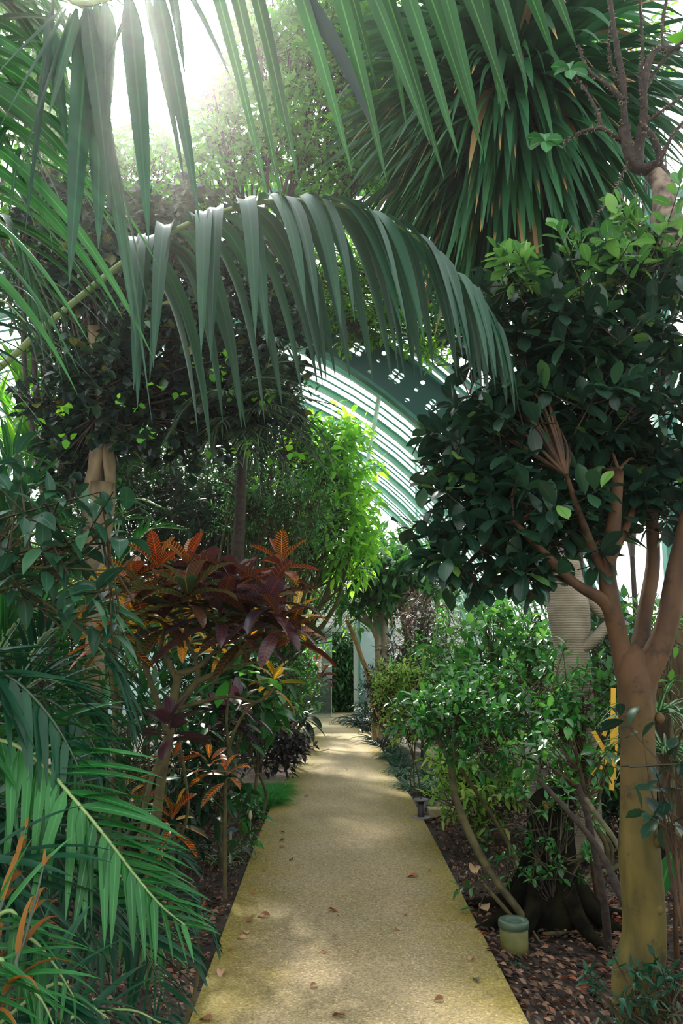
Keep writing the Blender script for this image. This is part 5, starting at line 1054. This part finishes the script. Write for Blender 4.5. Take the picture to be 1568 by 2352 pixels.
for k, (e, m_) in enumerate([([(-40, 2140, 2.0), (60, 2150, 2.0), (120, 2210, 2.0), (170, 2290, 2.0)], 'areca'), ([(-60, 2260, 1.9), (20, 2230, 1.9), (90, 2290, 1.9), (130, 2370, 1.9)], 'areca'), ([(60, 2300, 2.1), (170, 2290, 2.1), (250, 2340, 2.1)], 'areca_d'), ([(100, 2380, 2.2), (200, 2330, 2.3), (300, 2320, 2.3), (370, 2350, 2.3)], 'areca_d')]):
    frond(T, [b + V(0, 0, .3)] + [P(*q) for q in e], 22, .24, .022, M[m_], 'rachis', .007, 60, .45, .05, start=.3, seed=110 + k, nseg=6, endang=28, plane=(.2, -.8, .5), roll=.3)
frond(T, [b + V(0, 0, .3)] + [P(-20, 2320, 1.9), P(40, 2200, 1.9), P(75, 2090, 1.95), P(100, 1990, 2.0)], 9, .2, .02, M['orange'], 'rachis_d', .008, 30, 1.2, 0, start=.3, seed=120, nseg=6, name='dead_frond')
frond(T, [b + V(0, 0, .3)] + [P(-40, 2250, 2.1), P(-10, 2120, 2.1), P(30, 2000, 2.2), P(60, 1900, 2.3)], 9, .2, .02, M['orange'], 'rachis_d', .008, 30, 1.2, 0, start=.4, seed=121, nseg=6, name='dead_frond')
feather_palm('dull green palm frond arching over the base of the twisted trunk', -60, 3.6, (-40, 1700), [((0, 1480), (120, 1375), (230, 1400), (290, 1500)), ((40, 1560), (110, 1450), (200, 1460), (270, 1560), (300, 1680)), ((-20, 1500), (60, 1400), (130, 1430)), ((0, 1650), (90, 1560), (180, 1600), (230, 1700))], ['areca', 'areca_d'], 30, .40, .026, 130, .5, .03, nseg=6, start=.15)
feather_palm('low dark palm at the foot of the crotons, beside the litter', 300, 3.4, (300, 2150), [((340, 1990), (400, 1960), (450, 2000)), ((330, 2080), (390, 2060), (440, 2120)), ((280, 2040), (230, 2010), (180, 2060)), ((350, 2150), (420, 2160), (460, 2230))], 'areca_d', 20, .17, .018, 140, .4, .015, nseg=4, stalk='rachis_d')
feather_palm('tiny dark fern frond hanging over the left path edge', 440, 3.6, (455, 2140), [((470, 2110), (485, 2130), (500, 2190)), ((450, 2090), (440, 2070), (430, 2090))], 'areca_d', 18, .09, .012, 150, .3, .008, nseg=3, stalk='rachis_d')
plant('understory_shrub', 'loose shrub of pointed green leaves right of the twisted trunk base', 'shrub', 4.9, 300, [(300, 1590, 60, 50), (260, 1650, 60, 50), (340, 1640, 50, 50), (230, 1720, 60, 60), (300, 1740, 50, 50)], 'deep', 'bark_green', .17, .045, trunk_r=.012, seed=83, per=7, dens=.45, nseg=5, stems=3, prof='lance')
plant('understory_shrub', 'dark bushy undergrowth below the bronze croton stems', 'shrub', 5.6, 420, [(420, 1750, 90, 60), (440, 1810, 50, 50), (380, 1850, 90, 60), (500, 1700, 60, 60), (440, 1930, 60, 40), (300, 1930, 60, 50)], 'dark', 'bark_dark', .15, .045, trunk_r=.012, seed=84, per=8, dens=1.0, nseg=3, stems=4)
plant('understory_shrub', 'dark green thicket behind the crotons toward the walkway', 'shrub', 7.6, 520, [(470, 1590, 90, 60), (540, 1620, 60, 60), (560, 1530, 60, 60), (420, 1530, 80, 50), (600, 1500, 50, 50), (450, 1690, 50, 50)], 'deep', 'bark_green', .2, .06, trunk_r=.016, seed=85, per=7, dens=1.1, nseg=3, stems=5, prof='lance')
plant('understory_shrub', 'shadowy thicket at the far left behind the palm fronds', 'shrub', 5.8, 60, [(80, 1500, 110, 80), (60, 1620, 110, 80), (150, 1700, 90, 90), (40, 1780, 110, 90), (100, 1880, 100, 80), (200, 1850, 70, 70)], 'deep', 'bark_dark', .16, .05, trunk_r=.016, seed=86, per=7, dens=.5, nseg=3, stems=5)
plant('forked_tree', 'slim pale forked trunk with green leaves between the crotons and the door', 'tree', 11.2, 655, [(600, 1440, 60, 50), (690, 1600, 30, 40), (680, 1570, 35, 40), (560, 1440, 50, 50), (660, 1560, 40, 40)], 'mid', 'bark_pale', .13, .06, fork=P(662, 1540, 11.2), trunk_r=.04, seed=87, per=7, dens=.6, nseg=2, stems=2)

# ================================================================== BACKGROUND GREENERY (left and beyond)
bgs = [
 ('tall green tree behind the ivy clad trunk', 9.6, 180, [(190, 900, 120, 120), (250, 1050, 130, 90)], 'deep', 101),
 ('dark leafy mass behind the twisted trunk', 10.5, 400, [(400, 1120, 150, 110), (480, 1250, 120, 90), (330, 1230, 120, 90), (560, 1180, 80, 80)], 'dark', 102),
 ('dark tree filling the gap right of the ivy crown', 10.6, 600, [(600, 1020, 120, 90), (600, 850, 80, 60), (560, 900, 110, 80), (670, 960, 50, 50)], 'dark', 103),
 ('dense green tree rising left behind the ivy clad crown', 8.2, 90, [(80, 620, 120, 120), (200, 760, 140, 120), (320, 560, 110, 80)], 'deep', 113),
 ('leafy wall of green far behind the twisted trunk', 13.0, 300, [(300, 1100, 160, 120), (480, 1150, 140, 120), (190, 1200, 130, 100), (620, 1250, 90, 100), (400, 1320, 160, 100), (200, 1400, 150, 100)], 'deep', 114),
 ('green thicket far back behind the red crotons', 11.5, 450, [(450, 1380, 120, 80), (560, 1350, 90, 80), (350, 1420, 100, 80), (620, 1450, 60, 80), (500, 1500, 90, 70)], 'deep', 104),
 ('mid green thicket far left behind the palms', 9.0, 60, [(60, 1300, 110, 100), (160, 1370, 100, 90), (40, 1450, 110, 90), (200, 1500, 90, 80), (120, 1600, 110, 70)], 'mid', 105),
 ('dark thicket at the far left edge under the palms', 7.0, -40, [(-60, 1350, 100, 140), (-40, 1600, 120, 140), (-60, 1250, 90, 80)], 'deep', 106),
 ('bright undergrowth left of the glass door', 15.5, 670, [(690, 1500, 40, 50), (660, 1540, 50, 60), (640, 1600, 50, 50), (600, 1560, 60, 50), (560, 1600, 50, 50)], 'mid', 107),
 ('shadowed bush behind the plank walkway', 11.8, 590, [(600, 1680, 50, 40), (560, 1660, 50, 50), (640, 1660, 30, 40), (500, 1680, 60, 50)], 'dark', 108),
 ('green hedge along the foot of the curved glass', 11.0, 1240, [(1240, 1540, 70, 50), (1180, 1580, 70, 40), (1300, 1560, 60, 60), (1100, 1570, 60, 40)], 'deep', 109),
 ('low hedge along the curved glass near the frangipani', 15.0, 1000, [(1000, 1530, 50, 35), (1050, 1540, 50, 40), (950, 1540, 50, 35)], 'mid', 110),
 ('dark bushes on the right behind the stump', 7.2, 1450, [(1460, 1800, 90, 70), (1520, 1720, 70, 70), (1380, 1850, 80, 60), (1540, 1850, 80, 70), (1500, 1600, 60, 50)], 'dark', 111),
 ('climbing greenery on the upper right behind the strap leaves', 8.2, 1450, [(1400, 60, 140, 90), (1350, 180, 90, 80), (1480, 120, 60, 70), (1440, 560, 80, 70), (1350, 640, 80, 60)], 'bright', 112),
]
for lab, Y, bx, bl, m_, sd in bgs:
    s_ = Y / 9
    plant('background_shrub' if Y < 30 and 'tree' not in lab else 'background_tree', lab, 'tree' if 'tree' in lab else 'shrub', Y, bx, bl, m_, 'bark_dark', .15 * s_ ** .5, .062 * s_ ** .5, trunk_r=.03, seed=sd, per=8, dens=1.15 if m_ != 'bright' else .5, nseg=2, stems=1, br=6)
# planting seen through the open door
plant('tall_hedge', 'dark bamboo like hedge seen through the open glass door', 'hedge', 20.4, 790, [(790, 1480, 50, 40), (790, 1540, 50, 50), (790, 1600, 50, 35), (740, 1520, 50, 70), (720, 1600, 50, 40), (840, 1540, 30, 60), (690, 1480, 50, 50), (680, 1560, 60, 60), (780, 1560, 60, 90, .8), (720, 1540, 60, 90, .9)], 'deep', 'bark_green', .24, .06, trunk_r=.03, seed=120, per=9, dens=2.6, nseg=2, stems=6, droop=1.0, prof='lance')
mb = MB(); mb.box((.3, 20.5, .0), (6, 3.6, .02)); struct(tag(mb.build('floor', 'stone', smooth=False), 'pale floor beyond the glass door', 'floor'))

# ================================================================== LEAF LITTER
def litter(name, label, pts, size, mt, seed):
    r2 = np.random.default_rng(seed); n = len(pts); mb = MB(); az = r2.random(n) * 6.283
    D = np.stack([np.cos(az), np.sin(az), r2.normal(size=n) * .22], 1)
    Ln = size * (.5 + .9 * r2.random(n))
    leaves(mb, pts, D, Ln, Ln * (.35 + .25 * r2.random(n)), r2.normal(size=n) * .5 - .05, r2.normal(size=n) * .55, .6 * (r2.random() + .3), 4, 'ovate', .25, 1.0)
    o = mb.build(name, mt, None, True, (float(np.mean(pts[:, 0])), float(np.mean(pts[:, 1])), 0)); return tag(o, label, 'leaf litter', kind='stuff')
def scatter(n, side, y0, y1, w, seed):
    r2 = np.random.default_rng(seed); y = y0 + (y1 - y0) * r2.random(n) ** 1.5; d = w * r2.random(n)
    x = np.interp(y, ys, lx) - .02 - d if side < 0 else np.interp(y, ys, rx_) + .02 + d
    z = gz(x, y) + .012 + .035 * r2.random(n); return np.stack([x, y, z], 1)
litter('leaf_litter', 'brown leaf litter covering the bed right of the path', scatter(17000, 1, 2.6, 8.5, 2.6, 1), .042, 'litter', 1)
litter('leaf_litter', 'brown leaf litter covering the bed left of the path', scatter(11000, -1, 2.6, 8.0, 1.8, 2), .042, 'litter', 2)
# single leaves lying on the path
PL = [
 (948, 2014, .075, 'leaf_red', 'curled orange red leaf right of the path centre, next to a tiny scrap'), (606, 2105, .075, 'leaf_brown', 'broad rust brown leaf lying near the left edge of the path'),
 (572, 2116, .045, 'leaf_brown', 'small brown leaf just left of the broad rust brown one'), (566, 2143, .06, 'leaf_pale', 'pale tan curled leaf, upper one of two on the left of the path'),
 (556, 2156, .05, 'leaf_pale', 'pale tan curled leaf, lower one of two on the left of the path'), (764, 2092, .06, 'leaf_red', 'dark red folded leaf near the middle of the path'),
 (778, 2102, .035, 'leaf_pale', 'tiny tan scrap beside the dark red folded leaf'), (932, 2102, .035, 'leaf_red', 'small red curled leaf right of centre below the orange one'), (913, 2136, .04, 'leaf_pale', 'small pinkish leaf right of centre, below the red curl'),
 (507, 2236, .07, 'leaf_pale', 'pale pink oval leaf near the lower left path edge'), (1093, 2252, .05, 'leaf_black', 'blackened crumpled leaf near the lower right path edge'), (474, 2343, .06, 'leaf_brown', 'orange brown leaf at the bottom left corner of the path'),
 (779, 2334, .06, 'leaf_brown', 'brown twisted leaf at the bottom centre of the path'), (1008, 2298, .05, 'leaf_brown', 'thin brown leaf at the lower right of the path'), (720, 2266, .045, 'leaf_brown', 'dull brown leaf in the lower middle of the path'),
 (1082, 2205, .055, 'leaf_pale', 'faint tan leaf at the right edge of the path above the blackened one'), (530, 2182, .035, 'leaf_red', 'dark red speck of leaf below the two pale tan leaves'), (648, 1913, .045, 'leaf_brown', 'topmost of three small brown leaves in the left part of the path'),
 (648, 1931, .045, 'leaf_black', 'middle dark one of three small leaves in the left part of the path'), (647, 1946, .05, 'leaf_brown', 'lowest of three small brown leaves in the left part of the path'), (669, 1975, .05, 'leaf_brown', 'small brown leaf right below the group of three'),
 (607, 2001, .04, 'leaf_brown', 'thin brown curl near the left path edge, level with the label stick foot'), (582, 2051, .04, 'leaf_red', 'tiny dark red leaf near the left path edge above the rust brown one'), (871, 2011, .04, 'leaf_pale', 'thin pinkish leaf left of the orange red one'),
 (987, 2001, .03, 'leaf_red', 'little reddish leaf near the right path edge above the orange one'), (1014, 2115, .03, 'leaf_brown', 'tiny amber leaf near the right edge in mid path'), (768, 2151, .03, 'leaf_pale', 'small pale leaf in mid path below the dark red folded one'),
 (744, 2188, .03, 'leaf_red', 'small red leaf in mid path left of the pale one'), (893, 1780, .05, 'leaf_black', 'small dark leaf far up the path near its right edge'), (795, 1768, .05, 'leaf_brown', 'small brown leaf far up the path near the middle'),
 (703, 1829, .05, 'leaf_brown', 'small brown leaf on the path beside the feathery green tuft'), (788, 2071, .02, 'leaf_pale', 'pale scrap of leaf just above the dark red folded one')]
rp = np.random.default_rng(99)
for (px, py, sz, m_, lab) in PL:
    p = G(px, py, .014); az = rp.random() * 6.28; mb = MB()
    D = V(math.cos(az), math.sin(az), .25); S = nrm(np.cross(D, V(0, 0, 1)))
    leaves(mb, [p - V(D[0], D[1], 0) * sz / 2 + V(0, 0, .006)], [D], sz * 1.15, sz * .6, .75, .25 * rp.normal(), .5, 8, 'ovate', .25, .8)
    o = mb.build('fallen_leaf', m_, None, True, (p[0], p[1], .014)); tag(o, lab, 'leaf', 'fallen leaves on the path')
BL = [(1120, 2105, .17, 'leaf_pale', 'large pale curled leaf lying left of the leaning stem foot'), (1090, 1998, .22, 'leaf_pale', 'wide tan leaf on the litter left of the green leaning stem'), (1085, 2100, .1, 'mid', 'single grey green leaf on the litter at the right path edge'), (1145, 2110, .16, 'leaf_black', 'dark upright curled leaf behind the ground spotlight'),
      (1290, 2120, .2, 'leaf_pale', 'big papery pale leaf right of the ground spotlight'), (1330, 2270, .1, 'leaf_red', 'red brown leaf in the shaded litter below the spotlight'), (1410, 2125, .15, 'leaf_red', 'orange red leaf left of the smooth trunk foot')]
for (px, py, sz, m_, lab) in BL:
    p = gg(px, py) + V(0, 0, .06); az = rp.random() * 6.28; mb = MB(); leaves(mb, [p - V(0, 0, .03)], [V(math.cos(az), math.sin(az), .15)], sz, sz * .42, .4, .4 * rp.normal(), .4, 8, 'ovate', .3, .9)
    o = mb.build('fallen_leaf', m_, None, True, (p[0], p[1], 0)); tag(o, lab, 'leaf', 'large fallen leaves in the right bed')

# ================================================================== LIGHT
w_ = bpy.data.worlds.new('sky'); SC.world = w_; w_.use_nodes = True; nt = w_.node_tree; nt.nodes.clear()
out = nt.nodes.new('ShaderNodeOutputWorld'); bg = nt.nodes.new('ShaderNodeBackground'); L(nt, bg.outputs[0], out.inputs[0])
sund = nrm(ray(285, 20))
tc = nt.nodes.new('ShaderNodeTexCoord'); vm = nt.nodes.new('ShaderNodeVectorMath'); vm.operation = 'DOT_PRODUCT'; L(nt, tc.outputs['Generated'], vm.inputs[0]); vm.inputs[1].default_value = tuple(sund)
dt = math_(nt, 'MAXIMUM', vm.outputs['Value'], 0.0)
g1 = math_(nt, 'MULTIPLY', math_(nt, 'POWER', dt, 300.0), 30.0); g2 = math_(nt, 'MULTIPLY', math_(nt, 'POWER', dt, 12.0), SKY_GLOW)
st_ = math_(nt, 'ADD', math_(nt, 'ADD', g1, g2), SKY)
sz_ = nt.nodes.new('ShaderNodeSeparateXYZ'); L(nt, tc.outputs['Generated'], sz_.inputs[0])
rp_ = ramp(nt, [(0, (1.0, .97, .95)), (.5, (.98, .98, 1.0)), (1, (.88, .94, 1.0))]); L(nt, sz_.outputs[2], rp_.inputs[0]); L(nt, rp_.outputs[0], bg.inputs[0]); L(nt, st_, bg.inputs[1])
ld = bpy.data.lights.new('sun', 'SUN'); lo = bpy.data.objects.new('sun', ld); C.objects.link(lo); ld.energy = SUN; ld.angle = R(3.5); ld.color = (1, .93, .80)
lo.rotation_euler = Vector(sund).to_track_quat('Z', 'Y').to_euler(); lo.location = (0, 0, 20)
if HAZE > 0:  # haze volume added to imitate the lens glow around the sun
    m, nt, out = mat('sun_glow_haze'); vs_ = nt.nodes.new('ShaderNodeVolumeScatter'); vs_.inputs['Density'].default_value = HAZE; vs_.inputs['Anisotropy'].default_value = .92; vs_.inputs['Color'].default_value = (1, .97, .97, 1)
    L(nt, vs_.outputs[0], out.inputs['Volume']); M['haze'] = m
    mb = MB(); mb.box((-1.4, 3.1, 4.5), (15.9, 12.3, 8.7)); o = mb.build('glow_haze', 'haze', smooth=False); tag(o, 'thin haze added in the front hall to imitate lens glow', 'haze', kind='stuff'); o.display_type = 'WIRE'
    SC.cycles.volume_bounces = 0
SC.view_settings.view_transform = 'Standard'; SC.view_settings.look = 'None'; SC.view_settings.gamma = 1; SC.view_settings.use_curve_mapping = False
SC.view_settings.exposure = EXPO
SC.cycles.max_bounces = 6; SC.cycles.diffuse_bounces = 3; SC.cycles.glossy_bounces = 2; SC.cycles.transmission_bounces = 4; SC.cycles.transparent_max_bounces = 8
SC.cycles.use_denoising = True; SC.cycles.caustics_reflective = False; SC.cycles.caustics_refractive = False
SC.cycles.sample_clamp_indirect = 6
